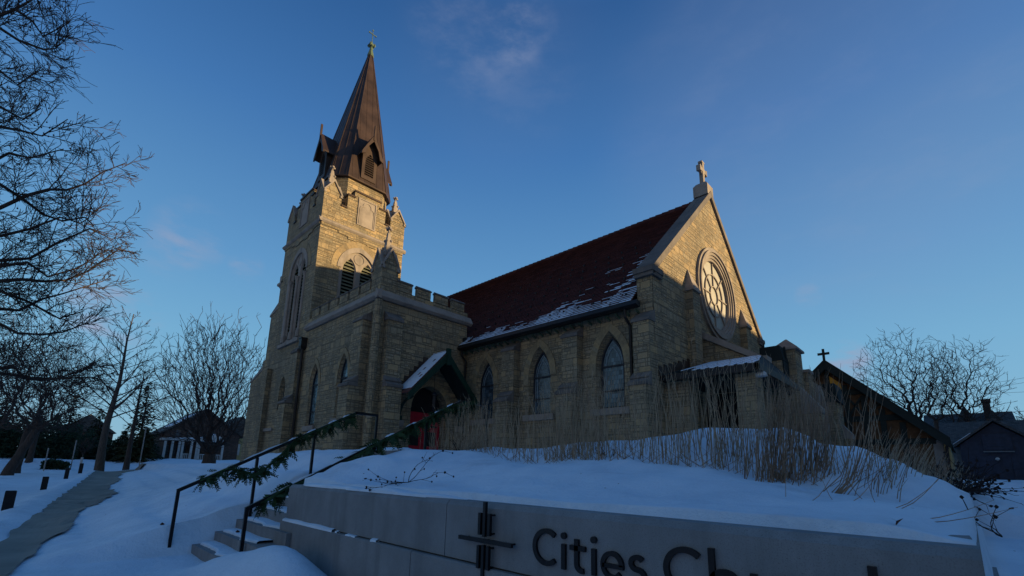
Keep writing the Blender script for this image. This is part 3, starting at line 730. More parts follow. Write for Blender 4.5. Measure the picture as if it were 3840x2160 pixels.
# gable cross
m = MB(); cx, cyy = GC-.02, GY+.26
m.loft([[(cx+sx*w, cyy+sy*w, z) for sx, sy in ((-1, -1), (1, -1), (1, 1), (-1, 1))] for w, z in ((.34, 14.5), (.34, 15.05), (.25, 15.18), (.22, 15.22))])
m.box(cx-.10, cx+.10, cyy-.09, cyy+.09, 15.21, 16.42); m.box(cx-.36, cx+.36, cyy-.088, cyy+.088, 15.87, 16.08)
for dx, dz in ((.36, 15.975), (-.36, 15.975)): m.box(cx+dx-.045, cx+dx+.045, cyy-.1, cyy+.1, dz-.15, dz+.15)
m.box(cx-.15, cx+.15, cyy-.1, cyy+.1, 16.36, 16.46)
rr = [(cx+.26*math.cos(2*math.pi*k/20), 15.975+.26*math.sin(2*math.pi*k/20)) for k in range(20)]; ri = [(cx+.20*math.cos(2*math.pi*k/20), 15.975+.20*math.sin(2*math.pi*k/20)) for k in range(20)]
ring(m, Py(cyy), rr, ri, -.06, .06); part(m, 'cross', 'trim')

# annex: crenellated block in front of the nave
AX, AY, TY = 9.43, 17.28, 24.6
m = MB(); AW = (20.0, 23.08)
holes = [(arch(.50, 3.55, 5.55, 6.70, c=AW[0]), arch(.40, 3.75, 5.55, 6.55, c=AW[0]), .17), (arch(.50, 3.35, 5.55, 6.66, c=AW[1]), arch(.40, 3.55, 5.55, 6.5, c=AW[1]), .17)]
wall(m, Px(AX), [(AY, GZ), (TY, GZ), (TY, 9.32), (AY, 9.32)], holes)
door_hole = (arch(.98, GZ, 4.2, 5.25, c=12.38), arch(.98, GZ, 4.2, 5.25, c=12.38), .55)
wall(m, Py(AY), [(AX, GZ), (NX, GZ), (NX, 9.32), (AX, 9.32)], [door_hole])
part(m, 'annex_wall', 'stone')
part(MB().box(AX+.3, NX, AY+.6, TY, 8.9, 9.1), 'annex_roof', 'dark')
for k, c in enumerate(AW):
    f = window(Px(AX), c, .40, 3.75-.2*k, 5.55, 6.55-.05*k, .17, 'glass', 'darkframe', inner=False); sill_slab(Px(AX), c, .62, 3.70-.2*k, f, -.10)
    surround(Px(AX), c, .50, 5.55, 6.70-.04*k, .24)
surround(Py(AY), 12.38, .98, 4.2, 5.25, .26)
def string(name, z0, z1, pr, segs):
    for ax, base, u0, u1 in segs:
        prof = [(-.02, z0), (pr*.45, z0), (pr, z0+.10), (pr, z0+.14), (.02, z1), (-.02, z1)]
        mm = MB(); P = plane_pt(ax, base, 1)
        i = mm.add([P(u0, z, -d) for d, z in prof]); j = mm.add([P(u1, z, -d) for d, z in prof]); n = len(prof)
        for k in range(n): l = (k+1) % n; mm.f.append((i+k, i+l, j+l, j+k))
        mm.f.append(tuple(range(i, i+n))); mm.f.append(tuple(range(j, j+n)))
        part(mm, name, 'trim')
string('string_course', 8.66, 9.10, .20, [('x', AX, AY-.19, 24.75), ('y', AY, AX-.19, NX+.2)])
# merlons with copings
def crenel(P, u0, u1, n, mw, base, top, th=.32):
    st_ = (u1-u0)/n
    for k in range(n):
        a = u0+k*st_; mm = MB(); plate(mm, P, [(a, base), (a+mw, base), (a+mw, top-.10), (a, top-.10)], .0, th); q = part(mm, 'merlon', 'stone')
        mm = MB(); i = []; w = .03
        for d, z in ((-w, top-.10), (-w, top-.05), (th/2, top+.03), (th+w, top-.05), (th+w, top-.10)): i.append((d, z))
        ii = mm.add([P(a-w, z, d) for d, z in i]); jj = mm.add([P(a+mw+w, z, d) for d, z in i])
        for t in range(5): l = (t+1) % 5; mm.f.append((ii+t, ii+l, jj+l, jj+t))
        mm.f += [tuple(range(ii, ii+5)), tuple(range(jj, jj+5))]; part(mm, 'coping', 'weathered', q)
crenel(Py(AY), 10.28, 14.42, 4, .77, 9.30, 9.84, .17)
crenel(Px(AX), 18.20, 24.55, 6, .82, 9.30, 9.84, .17)
# corner buttresses
buttress(Px(AX), 18.18, .80, *stage(.40, .78, 7.78, 4.85))
buttress(Py(AY), 10.12, .72, *stage(.34, .62, 7.78, 4.85))
buttress(Px(AX), 25.35, .85, *stage(.30, .62, 7.55, 4.75))
m = MB(); m.tube([(AX-.03, AY-.03, GZ), (AX-.03, AY-.03, 8.6)], .17, 10); part(m, 'corner_shaft', 'stone')
m = MB(); m.tube([(AX-.14, 24.72, GZ), (AX-.14, 24.72, 7.7)], .075, 8); m.loft([[(AX-.14+sx*w, 24.72+sy*w, z) for sx, sy in ((-1, -1), (1, -1), (1, 1), (-1, 1))] for w, z in ((.10, 7.62), (.17, 7.80), (.17, 8.18), (.20, 8.2), (.20, 8.26))]); part(m, 'downspout', 'gutter')
# plinth
m = MB(); P = Px(AX)
for a, b in ((AY, 29.9),): m.prism([(AX-.16, GZ), (AX-.16, 2.08), (AX+.02, 2.28), (AX+.02, GZ)], 'y', a, b)
m.prism([(AY-.14, GZ), (AY-.14, 2.08), (AY+.02, 2.28), (AY+.02, GZ)], 'x', AX-.16, 11.2)
part(m, 'plinth', 'trim')
# pinnacles: pier, four gablets, crocketed spirelet, finial
def pinnacle(cx, cy, w, z0, zf, ga, zt, name='pinnacle', spire=True):
    p = part(MB().box(cx-w/2, cx+w/2, cy-w/2, cy+w/2, z0, zf), name, 'stone')
    h = w/2; m = MB()
    m.prism([(cx-h+.004, zf-.002), (cx+h-.004, zf-.002), (cx, ga-.14)], 'y', cy-h+.001, cy+h-.001); m.prism([(cy-h+.004, zf-.002), (cy+h-.004, zf-.002), (cy, ga-.14)], 'x', cx-h+.001, cx+h-.001)
    part(m, 'gablet', 'stone', p)
    m = MB(); e = .07; t = .10
    for ax, c in (('y', cx), ('x', cy)):
        o_ = cy if ax == 'y' else cx
        for s in (-1, 1):
            q = [(c+s*(h+e), zf-.10), (c+s*(h+e), zf+.02), (c, ga+.02), (c, ga-.14)]
            m.prism(q, ax, o_-h-e, o_-h+.10); m.prism(q, ax, o_+h-.10, o_+h+e)
            m.prism([(c+s*h*.92, zf+.02), (c+s*h*.92, zf+.05), (c, ga-.05), (c, ga-.12)], ax, o_-h+.1, o_+h-.1)
    part(m, 'coping', 'trim', p)
    if spire:
        m = MB(); zb = (zf+ga)/2; r0 = w*.30
        m.loft([[(cx+r*math.cos(R(45+90*k))*1.2, cy+r*math.sin(R(45+90*k))*1.2, z) for k in range(4)] for r, z in ((r0, zb), (r0*.62, zb+(zt-zb)*.35), (r0*.28, zt-.38), (r0*.22, zt-.36))])
        m.lathe((cx, cy), [(.03, zt-.40), (.08, zt-.36), (.05, zt-.30), (.04, zt-.2), (.10, zt-.17), (.05, zt-.12), (.03, zt)], 8)
        for k in range(4):
            a = R(90*k); m.box(cx+math.cos(a)*.11-.045, cx+math.cos(a)*.11+.045, cy+math.sin(a)*.11-.045, cy+math.sin(a)*.11+.045, zt-.2, zt-.1)
        for lv in (.12, .42, .7):
            zz = zb+(zt-.38-zb)*lv; rr = r0*1.2*(1-.72*lv)
            for k in range(4):
                a = R(45+90*k); px, py = cx+rr*math.cos(a), cy+rr*math.sin(a); m.lathe((px, py), [(.015, zz-.06), (.065, zz), (.05, zz+.06), (.01, zz+.09)], 6)
        part(m, 'spirelet', 'trim', p)
    return p
pinnacle(AX+.45, AY+.45, .82, 9.08, 10.25, 11.2, 12.45)

# porch canopy over the red door
d = MB(); d.prism(arch(.97, 1.6, 4.2, 5.22, c=12.38), 'y', AY+.48, AY+.52); dd = part(d, 'door', 'black')
for c in (11.91, 12.85):
    o = part(MB().box(c-.46, c+.46, AY+.40, AY+.47, 1.7, 4.06), 'door_leaf', 'red', dd)
m = MB()
for c, s in ((11.91, 1), (12.85, -1)):
    for z in (2.3, 3.45): m.box(c-.42, c+.30, AY+.385, AY+.40, z-.04, z+.04)
    m.box(c-.25, c+.25, AY+.385, AY+.40, 2.55, 3.2)
part(m, 'hinge_strap', 'dark', dd)
PC, PW, PZ, PA, PD = 12.42, 1.93, 4.62, 6.72, 1.12        # canopy: centre, half width, foot, ridge, depth
cp = part(MB().box(PC-.06, PC+.06, AY-PD-.10, AY-.01, 6.38, 6.60), 'porch_canopy', 'green')
for s in (1, -1):
    n_ = 15; L = Vector((PW, PA-PZ)); m = MB(); ms = MB()
    for k in range(n_):
        t0, t1 = k/n_, (k+1)/n_+.01
        x0, z0 = PC+s*PW*(1-t0), PZ+(PA-PZ)*t0; x1, z1 = PC+s*PW*(1-t1), PZ+(PA-PZ)*t1
        q = [(x0, z0+.07), (x1, z1+.045), (x1, z1-.02), (x0, z0-.0)]; m.prism(q, 'y', AY-PD, AY-.005)
        for j in range(7):
            if k > 0 and r3.random() < (.93 if s == 1 or True else .5):
                ya = AY-PD+.02+j*(PD-.04)/7; qq = [(x0-s*.012, z0+.074), (x1+s*.004, z1+.052), (x1+s*.004, z1+.068), (x0-s*.012, z0+.094)]
                ms.prism(qq, 'y', ya, ya+(PD-.04)/7*r3.uniform(.9, .99))
    rf = part(m, 'canopy_roof', 'ptile', cp); part(ms, 'canopy_snow', 'snow', cp)
    m = MB(); q = [(PC+s*(PW+.02), PZ-.34), (PC+s*(PW+.02), PZ-.02), (PC, PA-.01), (PC, PA-.40)]
    m.prism(q, 'y', AY-PD-.06, AY-PD-.002); part(m, 'bargeboard', 'green', cp)
    m = MB(); q = [(PC+s*(PW-.16), PZ+.02), (PC+s*(PW-.16), PZ+.08), (PC, PA-.1), (PC, PA-.16)]; m.prism(q, 'y', AY-PD+.0, AY-.01); part(m, 'soffit', 'timber' if s == 1 else 'grey', cp)
    bx = PC+s*(PW-.30); m = MB()
    for k in range(8):
        a0, a1 = R(90*k/8), R(90*(k+1)/8); f = lambda a, r: (AY-.03-r*(1-math.cos(a)), 3.55+r*.98*math.sin(a))
        m.prism([f(a0, 1.0), f(a1, 1.0), (f(a1, 1.0)[0]+.16, f(a1, 1.0)[1]-.10), (f(a0, 1.0)[0]-.16 if k == 0 else f(a0, 1.0)[0]+.16, f(a0, 1.0)[1]-.10)] if k else [(AY-.02, 3.55), f(a1, 1.0), (f(a1, 1.0)[0]-.16, f(a1, 1.0)[1]), (AY-.18, 3.55)], 'x', bx-.07, bx+.07)
    part(m, 'bracket', 'green', cp); part(MB().box(bx-.13, bx+.13, AY-.26, AY-.005, 3.28, 3.54), 'corbel', 'trim', cp)
part(MB().box(PC-.10, PC+.10, AY-PD-.12, AY-PD+.02, PA-.62, PA+.14), 'king_post', 'green', cp)
m = MB()
for k in range(7):
    x = PC-PW-.02+k*.235; z = PZ+.05+k*.256; m.box(x, x+.26, AY-.03, AY-.001, z, z+.36)
part(m, 'step_flashing', 'copper', cp); m = MB()
for k in range(7):
    x2 = PC+PW+.02-k*.235; z = PZ+.05+k*.256; m.box(x2-.26, x2, AY-.028, AY-.001, z, z+.36)
part(m, 'step_flashing', 'copper', cp)
m = MB(); m.tube([(12.05, AY-.75, 6.1), (12.05, AY-.75, 4.85)], .012, 5); m.lathe((12.05, AY-.75), [(.05, 4.88), (.17, 4.74), (.17, 4.70), (.12, 4.68), (.12, 4.22), (.16, 4.2), (.05, 4.02)], 6); part(m, 'lantern', 'dark')

# tower
TX0, TX1, TY0, TY1 = 9.42, 14.80, 24.6, 29.85; TC = 12.02; TCY = 27.1
def belfry(P, c, z0, spr, apex, half, name='belfry_window'):
    hole = (arch(half, z0, spr, apex, 11, c), arch(half-.03, z0, spr, apex-.04, 11, c), .05)
    fr = MB(); lw = half*.36; lz = spr+(apex-spr)*.55
    cs = (c-half*.475, c+half*.475)
    outer = arch(half+.0, z0, spr, apex, 11, c)
    lan = [arch(lw, z0+.12, spr+.0, lz, 9, q) for q in cs]; lani = [arch(lw-.07, z0+.12, spr, lz-.08, 9, q) for q in cs]
    wall(fr, lambda u, z, d: P(u, z, d+.05), outer, [(a, b, .10) for a, b in zip(lan, lani)])
    ring(fr, P, arch(half+.16, z0, spr, apex+.18, 11, c), arch(half-.10, z0, spr, apex-.13, 11, c), -.05, .14, range(1, 24))
    o = part(fr, name, 'trim')
    m = MB(); ring(m, P, circ(.34, 24, (c, spr+(apex-spr)*.60)), circ(.29, 24, (c, spr+(apex-spr)*.60)), .02, .06); part(m, 'roundel', 'trim', o)
    for q in cs:
        m = MB(); z = z0+.2
        while z < lz-.1:
            hw = lw-.07 if z < spr else max(.03, (lw-.07)*math.sqrt(max(0.0, 1-((z-spr)/(lz-spr+.05))**1.7)))
            i = m.add([P(q-hw, z+.02, .11), P(q+hw, z+.02, .11), P(q+hw, z+.17, .28), P(q-hw, z+.17, .28), P(q-hw, z-.015, .11), P(q+hw, z-.015, .11), P(q+hw, z+.135, .28), P(q-hw, z+.135, .28)])
            m.f += [(i, i+1, i+2, i+3), (i+4, i+5, i+6, i+7), (i, i+1, i+5, i+4)]; z += .21
        part(m, 'louver', 'louver', o)
    m = MB(); m.v = []; plate(m, P, arch(half-.02, z0, spr, apex-.04, 9, c), .36, .38); part(m, 'backing', 'black', o)
    return hole, o
h1, b1 = belfry(Py(TY0), TC-.08, 9.4, 12.85, 14.25, 1.18)
h2, b2 = belfry(Px(TX0), TCY, 8.62, 12.75, 14.15, 1.22)
m = MB(); sp = part(MB(), 'belfry_shaft', 'trim', ch)
for P, c, z0 in ((Px(TX0), TCY, 8.62),):
    for u in (c-1.1, c, c+1.1):
        x, y, _ = P(u, 0, .02); m.lathe((x, y), [(.16, z0), (.16, z0+.35), (.10, z0+.5), (.10, 12.1), (.12, 12.15), (.10, 12.2), (.17, 12.45), (.17, 12.5)], 8)
m.build('shaft', 'trim', sp)
tw = MB(); PR = 15.26
w0 = arch(.42, 4.6, 5.75, 6.55, c=27.35)
wall(tw, Py(TY0), [(TX0, GZ), (TX1, GZ), (TX1, PR), (TX0, PR)], [h1])
wall(tw, Px(TX0), [(TY0+.001, GZ), (TY1, GZ), (TY1, PR), (TY0+.001, PR)], [h2, (w0, arch(.34, 4.7, 5.75, 6.45, c=27.35), .3)])
wall(tw, plane_pt('x', TX1, -1), [(TY0, GZ), (TY1, GZ), (TY1, PR), (TY0, PR)]); wall(tw, plane_pt('y', TY1, -1), [(TX0, GZ), (TX1, GZ), (TX1, PR), (TX0, PR)])
part(tw, 'tower_wall', 'stone')
window(Px(TX0), 27.35, .34, 4.7, 5.75, 6.45, .3, 'darkglass', 'darkframe', False, False)
m = MB(); plate(m, Px(TX0), [(TCY-1.5, 8.3), (TCY+1.5, 8.3), (TCY+1.5, 8.5), (TCY-1.5, 8.5)], -.16, .3); m.prism([(TX0-.16, 8.5), (TX0+.3, 8.5), (TX0+.3, 8.72)], 'y', TCY-1.5, TCY+1.5); part(m, 'sill', 'trim')
m = MB(); plate(m, Px(TX0), [(28.0, 3.45), (29.3, 3.45), (29.3, 3.62), (28.0, 3.62)], -.10, .1); part(m, 'sill', 'trim')
surround(Py(TY0), TC-.08, 1.34, 12.85, 14.43, .36, -.02); surround(Px(TX0), TCY, 1.38, 12.75, 14.33, .36, -.02)
# stepped label course over the belfry arches (wall above stands a little proud)
for P, c, u0, u1 in ((Py(TY0), TC, TX0, TX1), (Px(TX0), TCY, TY0, TY1)):
    m = MB(); a = 14.72
    poly = [(u0+.02, PR), (u0+.02, a+.28), (c-1.55, a+.28), (c-1.55, a+.14), (c-.95, a+.14), (c-.95, a), (c-.4, a), (c-.4, a+.06), (c+.25, a+.06), (c+.25, a), (c+.95, a), (c+.95, a+.14), (c+1.55, a+.14), (c+1.55, a+.28), (u1-.02, a+.28), (u1-.02, PR)]
    plate(m, P, poly, -.05, .02); part(m, 'corbel_table', 'stone')
string('string_course', 15.16, 15.46, .16, [('x', TX0, TY0-.15, TY1+.15), ('y', TY0, TX0-.15, TX1+.15)])
string('string_course', 15.16, 15.46, .16, [])
# parapet with stepped battlements
for P, u0, u1, inn in ((Py(TY0), TX0, TX1, 1), (Px(TX0), TY0, TY1, 1), (plane_pt('x', TX1, -1), TY0, TY1, 1), (plane_pt('y', TY1, -1), TX0, TX1, 1)):
    c = (u0+u1)/2; e = .012 if P(0, 0, 0)[0] in (TX0, TX1) else 0
    A, B, C_ = 1.72, 1.26, .86
    poly = [(u0+1.044, 15.4), (u1-1.044, 15.4), (u1-1.044, 16.6), (c+B, 16.6), (c+B, 17.50), (c+C_, 17.50), (c+C_, 17.92), (c-C_, 17.92), (c-C_, 17.50), (c-B, 17.50), (c-B, 16.6), (u0+1.044, 16.6)]
    m = MB(); plate(m, P, poly, .0, .38); pp = part(m, 'parapet', 'stone')
    m = MB()
    for a, b, z in ((c-C_, c+C_, 17.92), (c-B, c-C_-.002, 17.50), (c+C_+.002, c+B, 17.50), (u0+1.10, c-B-.055, 16.6), (c+B+.055, u1-1.10, 16.6)):
        q = [(a-.05, z-.01), (b+.05, z-.01), (b+.05, z+.09), (a-.05, z+.09)]
        m = MB(); plate(m, P, q, -.07, .45); part(m, 'coping', 'copper', pp)
    m = MB(); o2 = [(c-.60, 15.86), (c+.60, 15.86), (c+.60, 17.66), (c-.60, 17.66)]; i2 = [(c-.53, 15.93), (c+.53, 15.93), (c+.53, 17.59), (c-.53, 17.59)]
    ring(m, P, o2, i2, -.05, .03); plate(m, P, i2, -.012, .03)
    tre = arcp(c-.25, 16.95, .22, .22, 200, 90, 8) + arcp(c, 17.2, .27, .27, 180, 0, 12) + arcp(c+.25, 16.95, .22, .22, 90, -20, 8)
    plate(m, P, ribbon(tre, .06), -.04, .0)
    for s in (-1, 1): plate(m, P, ribbon([(c+s*.47, 15.94), (c+s*.47, 16.9)], .05), -.038, .0)
    part(m, 'panel', 'trim', pp)
for px in (TX0+.52, TX1-.52):
    for py in (TY0+.52, TY1-.52): pinnacle(px, py, 1.04, 15.42, 17.16, 18.08, 19.25)
part(MB().box(TX0+.4, TX1-.4, TY0+.4, TY1-.4, 16.0, 16.3), 'tower_deck', 'copper')
# small bracketed niche pinnacle and stepped buttress on the far corner (silhouette to the left)
m = MB(); m.loft([[(TX0+.5+sx*w, 30.05+sy*w, z) for sx, sy in ((-1, -1), (1, -1), (1, 1), (-1, 1))] for w, z in ((.12, 12.3), (.42, 12.8), (.50, 12.85), (.50, 13.0), (.40, 13.02), (.40, 13.5), (.16, 13.8), (.06, 14.1))]); m.lathe((TX0+.5, 30.05), [(.04, 14.05), (.15, 14.15), (.05, 14.25), (.12, 14.3), (.02, 14.42)], 6); part(m, 'niche_pinnacle', 'trim')
m = MB(); m.prism([(TY1-.01, GZ), (33.5, GZ), (33.5, 6.9), (31.25, 7.55), (31.25, 11.05), (TY1-.01, 11.4)], 'x', TX0+.12, TX0+1.0)
fb = part(m, 'tower_buttress', 'stone')
m = MB(); m.prism([(33.56, 6.84), (33.56, 6.95), (31.2, 7.75), (31.2, 7.5)], 'x', TX0+.08, TX0+1.04); m.prism([(31.4, 10.95), (31.4, 11.08), (TY1, 11.75), (TY1, 11.3)], 'x', TX0+.08, TX0+1.04); part(m, 'cap', 'trim', fb)
m = MB().box(TX0-.004, TX0+.10, TY1-.6, TY1+1.3, GZ, 8.0); m.box(TX0-.28, TX0+.12, TY1-.55, TY1+.1, GZ, 7.2); part(m, 'tower_buttress', 'stone')
# octagonal drum and spire
SC = Vector((12.2, 27.15)); AP = Vector((12.47, 27.03)); ZE, ZA, ZC = 19.15, 31.2, 30.45
def octa(ap, hw, z, c=SC): return [(c.x+a*ap if abs(a) == 1 else c.x, 0, z) for a in ()] or [(c.x+x, c.y+y, z) for x, y in ((-hw, -ap), (hw, -ap), (ap, -hw), (ap, hw), (hw, ap), (-hw, ap), (-ap, hw), (-ap, -hw))]
m = MB().loft([octa(1.90, 1.18, 15.5), octa(1.90, 1.18, ZE)]); part(m, 'spire_drum', 'stone')
def ring8(z):
    t = (z-ZE)/(ZA-ZE); c = SC.lerp(AP, t); k = 1-t; return octa(2.10*k+.0, 1.30*k, z, c)
m = MB().loft([[(x, y, ZE-.10) for x, y, z in ring8(ZE)], ring8(ZE), ring8(ZC)]); spo = part(m, 'spire', 'copper')
m = MB(); b0 = ring8(ZE); b1_ = ring8(ZC)
for k in range(8):
    l = (k+1) % 8; a, b, c, d2_ = Vector(b0[k]), Vector(b0[l]), Vector(b1_[k]), Vector(b1_[l])
    m.tube([a, c], .03, 5)
    mid0, mid1 = (a+b)/2, (c+d2_)/2; tang = (b-a).normalized(); hw = (b-a).length/2; hw1 = (d2_-c).length/2; nn = tang.cross(mid1-mid0).normalized()
    q = .42; offs = [0] if hw < .9 else []
    x = q/2 if hw > .9 else q
    while x < hw: offs += [x, -x]; x += q
    for f in offs:
        t = min(1, (hw-abs(f))/(hw-hw1)); p0 = mid0+tang*f; p1 = mid0.lerp(mid1, t)+tang*f
        m.tube([p0, p1], .017, 4)
part(m, 'standing_seam', 'copper', spo)
m = MB(); apx = Vector((AP.x, AP.y)); c0 = ring8(ZC); cc_ = sum((Vector(p) for p in c0), Vector())/8
m.lathe((cc_.x, cc_.y), [(.20, ZC-.12), (.24, ZC-.05), (.12, 30.9), (.09, 31.15), (.2, 31.22), (.22, 31.32), (.09, 31.42), (.06, 31.6)], 8)
for k in range(4): a = R(45+90*k); m.lathe((cc_.x+.22*math.cos(a), cc_.y+.22*math.sin(a)), [(.02, 31.15), (.09, 31.28), (.02, 31.45)], 6)
m.tube([(cc_.x, cc_.y, 31.5), (cc_.x, cc_.y, 32.6)], .026, 6, True); m.box(cc_.x-.24, cc_.x+.24, cc_.y-.02, cc_.y+.02, 32.26, 32.31)
for dx, dz in ((-.25, 32.285), (.25, 32.285), (0, 32.62)): m.box(cc_.x+dx-.04, cc_.x+dx+.04, cc_.y-.03, cc_.y+.03, dz-.045, dz+.045)
part(m, 'spire_cross', 'patina', spo)
# dormers on the four main faces
def dormer(k):
    ca, sa = ((0, -1), (-1, 0), (1, 0), (0, 1))[k]
    def T(u, dep, z):   # u along the face, dep outwards from spire centre
        ux, uy = -sa, ca
        if k == 0: ux, uy = 1, 0
        return (SC.x+ca*dep+ux*u, SC.y+sa*dep+uy*u, z)
    P = lambda u, z, d: T(u, 2.12-d, z)
    m = MB(); o_ = [(-.50, 19.35), (.50, 19.35), (.50, 21.25), (0, 22.2), (-.50, 21.25)]
    wall(m, P, o_, [(arch(.30, 19.6, 20.55, 21.2), arch(.30, 19.6, 20.55, 21.2), .16)])
    for s in (-1, 1):
        i = m.add([T(s*.50, 2.12, 19.35), T(s*.50, 1.0, 19.35), T(s*.50, 1.0, 21.25), T(s*.50, 2.12, 21.25)]); m.f.append((i, i+1, i+2, i+3))
    d = part(m, 'dormer', 'copper', spo)
    m = MB()
    for s in (-1, 1):
        pl = [(s*.72, 20.90), (s*.72, 21.0), (0, 22.50), (0, 22.34)]
        i = m.add([T(u, 2.44, z) for u, z in pl]); j = m.add([T(u, .5, z) for u, z in pl])
        m.f += [(i, i+1, i+2, i+3), (j, j+1, j+2, j+3)] + [(i+a, i+(a+1) % 4, j+(a+1) % 4, j+a) for a in range(4)]
        pl = [(s*.80, 20.62), (s*.80, 20.84), (0, 22.40), (0, 22.02), (s*.34, 21.42), (s*.42, 20.9)] if False else [(s*.74, 20.80), (s*.72, 21.01), (0, 22.48), (0, 22.02), (s*.36, 21.46), (s*.50, 20.92)]
        i = m.add([T(u, 2.46, z) for u, z in pl]); j = m.add([T(u, 2.37, z) for u, z in pl]); n = 6
        for t in tessellate_polygon([[Vector((u, z, 0)) for u, z in pl]]): m.f.append(tuple(i+a for a in t)); m.f.append(tuple(j+a for a in t))
        m.f += [(i+a, i+(a+1) % n, j+(a+1) % n, j+a) for a in range(n)]
    a = T(-.045, 2.50, 22.1); b = T(.045, 2.38, 23.1); m.box(min(a[0], b[0]), max(a[0], b[0]), min(a[1], b[1]), max(a[1], b[1]), 22.05, 23.15)
    part(m, 'dormer_roof', 'copper', spo)
    m = MB(); z = 19.66
    while z < 21.1:
        hw = .29 if z < 20.5 else max(.03, .29*math.sqrt(max(0, 1-((z-20.5)/.68)**1.8)))
        i = m.add([P(-hw, z, .01), P(hw, z, .01), P(hw, z+.07, .13), P(-hw, z+.07, .13), P(-hw, z-.045, .01), P(hw, z-.045, .01)]); m.f += [(i, i+1, i+2, i+3), (i, i+1, i+5, i+4)]; z += .155
    part(m, 'dormer_louver', 'copper', spo)
    m = MB(); plate(m, P, arch(.29, 19.62, 20.55, 21.18), .17, .19); part(m, 'backing', 'black', d)
for k in range(4): dormer(k)

# porch, narthex and the low front range
m = MB(); EX, EYc, EZ = 14.62, 4.05, 4.86
rx = 18.2
top = [(EX, GY-.005, EZ), (EX, EYc, EZ), (17.9, EYc, EZ), (rx, 4.9, 5.9), (rx, GY-.005, 5.95)]
m.face([top[0], top[1], (rx, 4.9, 5.92), (rx, GY-.005, 5.92)]); m.face([top[1], (rx+.8, EYc, EZ), (rx, 4.9, 5.92)])
pr = part(m, 'porch_roof', 'seam')
m = MB(); m.box(EX-.03, EX+.10, EYc-.02, GY-.02, EZ-.22, EZ-.01); m.box(EX-.03, rx+1.0, EYc-.035, EYc+.10, EZ-.225, EZ-.012); part(m, 'fascia', 'dark', pr)
m = MB(); m.box(EX+.11, rx, EYc+.11, GY-.02, EZ-.20, EZ-.16); part(m, 'soffit', 'timber', pr)
# snow lying in the seams of the porch roof
m = MB(); nseam = 9
for k in range(nseam):
    y0 = EYc+.12+k*(GY-EYc-.55)/nseam; y1 = y0+(GY-EYc-.55)/nseam-.03
    f = lambda t, yy: (EX+(rx-EX)*t, yy, EZ+1.06*t+.035)
    a, b = (.05, .97)
    lim = lambda yy: min(b, (yy-EYc)/(4.9-EYc)*1.0) if yy < 4.9 else b
    if k == 7: a = .30
    if k == 8: a = .18
    e0, e1 = lim(y0), lim(y1)
    m.face([f(a, y0), f(max(a, e0), y0), f(max(a, e1), y1), f(a+.02, y1)])
    m.face([f(a, y0), f(a+.02, y1), (f(a, y1)[0], y1, f(a+.02, y1)[2]-.04), (f(a, y0)[0], y0, f(a, y0)[2]-.04)])
part(m, 'roof_snow', 'snow', pr)
m = MB()
for k in range(10):
    yy = EYc+.1+k*(GY-EYc-.5)/9; t = min(1, (yy-EYc)/.85); m.tube([(EX, yy, EZ+.02), (EX+(rx-EX)*t, yy, EZ+1.06*t+.02)], .02, 4)
part(m, 'standing_seam', 'seam', pr)
m = MB()
for k in range(8):
    x = NX+.15+k*.4; z = EZ+.06+(x-EX)*1.06/3.58; m.box(x, x+.42, GY-.03, GY-.002, z-.06, z+.30)
part(m, 'step_flashing', 'copper', pr)
for (x0, y0) in ((15.0, 4.28), (15.0, 6.35)):
    part(MB().box(x0, x0+.72, y0, y0+.58 if y0 < 5 else GY, GZ, EZ-.2), 'porch_pillar', 'stone')
part(MB().box(18.17, 18.197, 4.95, 7.15, GZ, 4.62), 'porch_shade_sheet', 'black')  # black sheet standing in for the deep shade under the porch
m = MB(); m.lathe((EX+.35, EYc+.05), [(.03, EZ-.15), (.16, EZ-.28), (.17, EZ-.36), (.02, EZ-.38)], 10); part(m, 'porch_lamp', 'white')
# narthex: end wall with raking coping
m = MB(); wall(m, Px(rx), [(4.9, GZ), (GY, GZ), (GY, 7.05), (5.05, 5.72), (4.9, 5.72)])
wall(m, Py(4.9), [(rx, GZ), (27.0, GZ), (27.0, 5.75), (rx, 5.75)]); part(m, 'narthex_wall', 'stone')
m = MB(); m.prism([(4.88, 5.66), (4.88, 5.90), (GY, 7.32), (GY, 7.05)], 'x', rx-.10, rx+.35); m.box(rx-.10, rx+.5, 4.72, 5.02, 5.62, 5.88); part(m, 'coping', 'trim')
m = MB(); m.face([(rx+.35, 4.75, 5.72), (27.0, 4.75, 5.72), (27.0, GY, 7.1), (rx+.35, GY, 7.1)]); part(m, 'narthex_roof', 'seam')
m = MB(); m.prism([(5.25, 5.86), (4.44, 5.86), (4.55, 6.46), (5.25, 6.46)], 'x', 19.2, 19.9); m.box(19.2, 20.0, 4.45, 5.2, 4.6, 5.84); m.box(19.5, 19.52, 4.42, 4.5, 5.87, 6.45); part(m, 'pavilion_roof', 'seam')
m = MB(); m.box(19.9, 20.9, 4.2, 5.0, GZ, 6.42); m.box(20.9, 21.5, 4.05, 4.9, GZ, 5.65); m.box(19.1, 19.9, 4.50, 5.1, GZ, 5.84); q = part(m, 'front_pier', 'stone')
m = MB(); m.loft([[(19.82, 4.1, 6.40), (20.98, 4.1, 6.40), (20.98, 5.06, 6.40), (19.82, 5.06, 6.40)], [(19.82, 4.1, 6.48), (20.98, 4.1, 6.48), (20.98, 5.06, 6.48), (19.82, 5.06, 6.48)], [(20.38, 4.55, 6.95), (20.42, 4.55, 6.95), (20.42, 4.6, 6.95), (20.38, 4.6, 6.95)]])
m.box(20.85, 21.56, 3.98, 4.95, 5.63, 5.74); part(m, 'cap', 'trim', q)
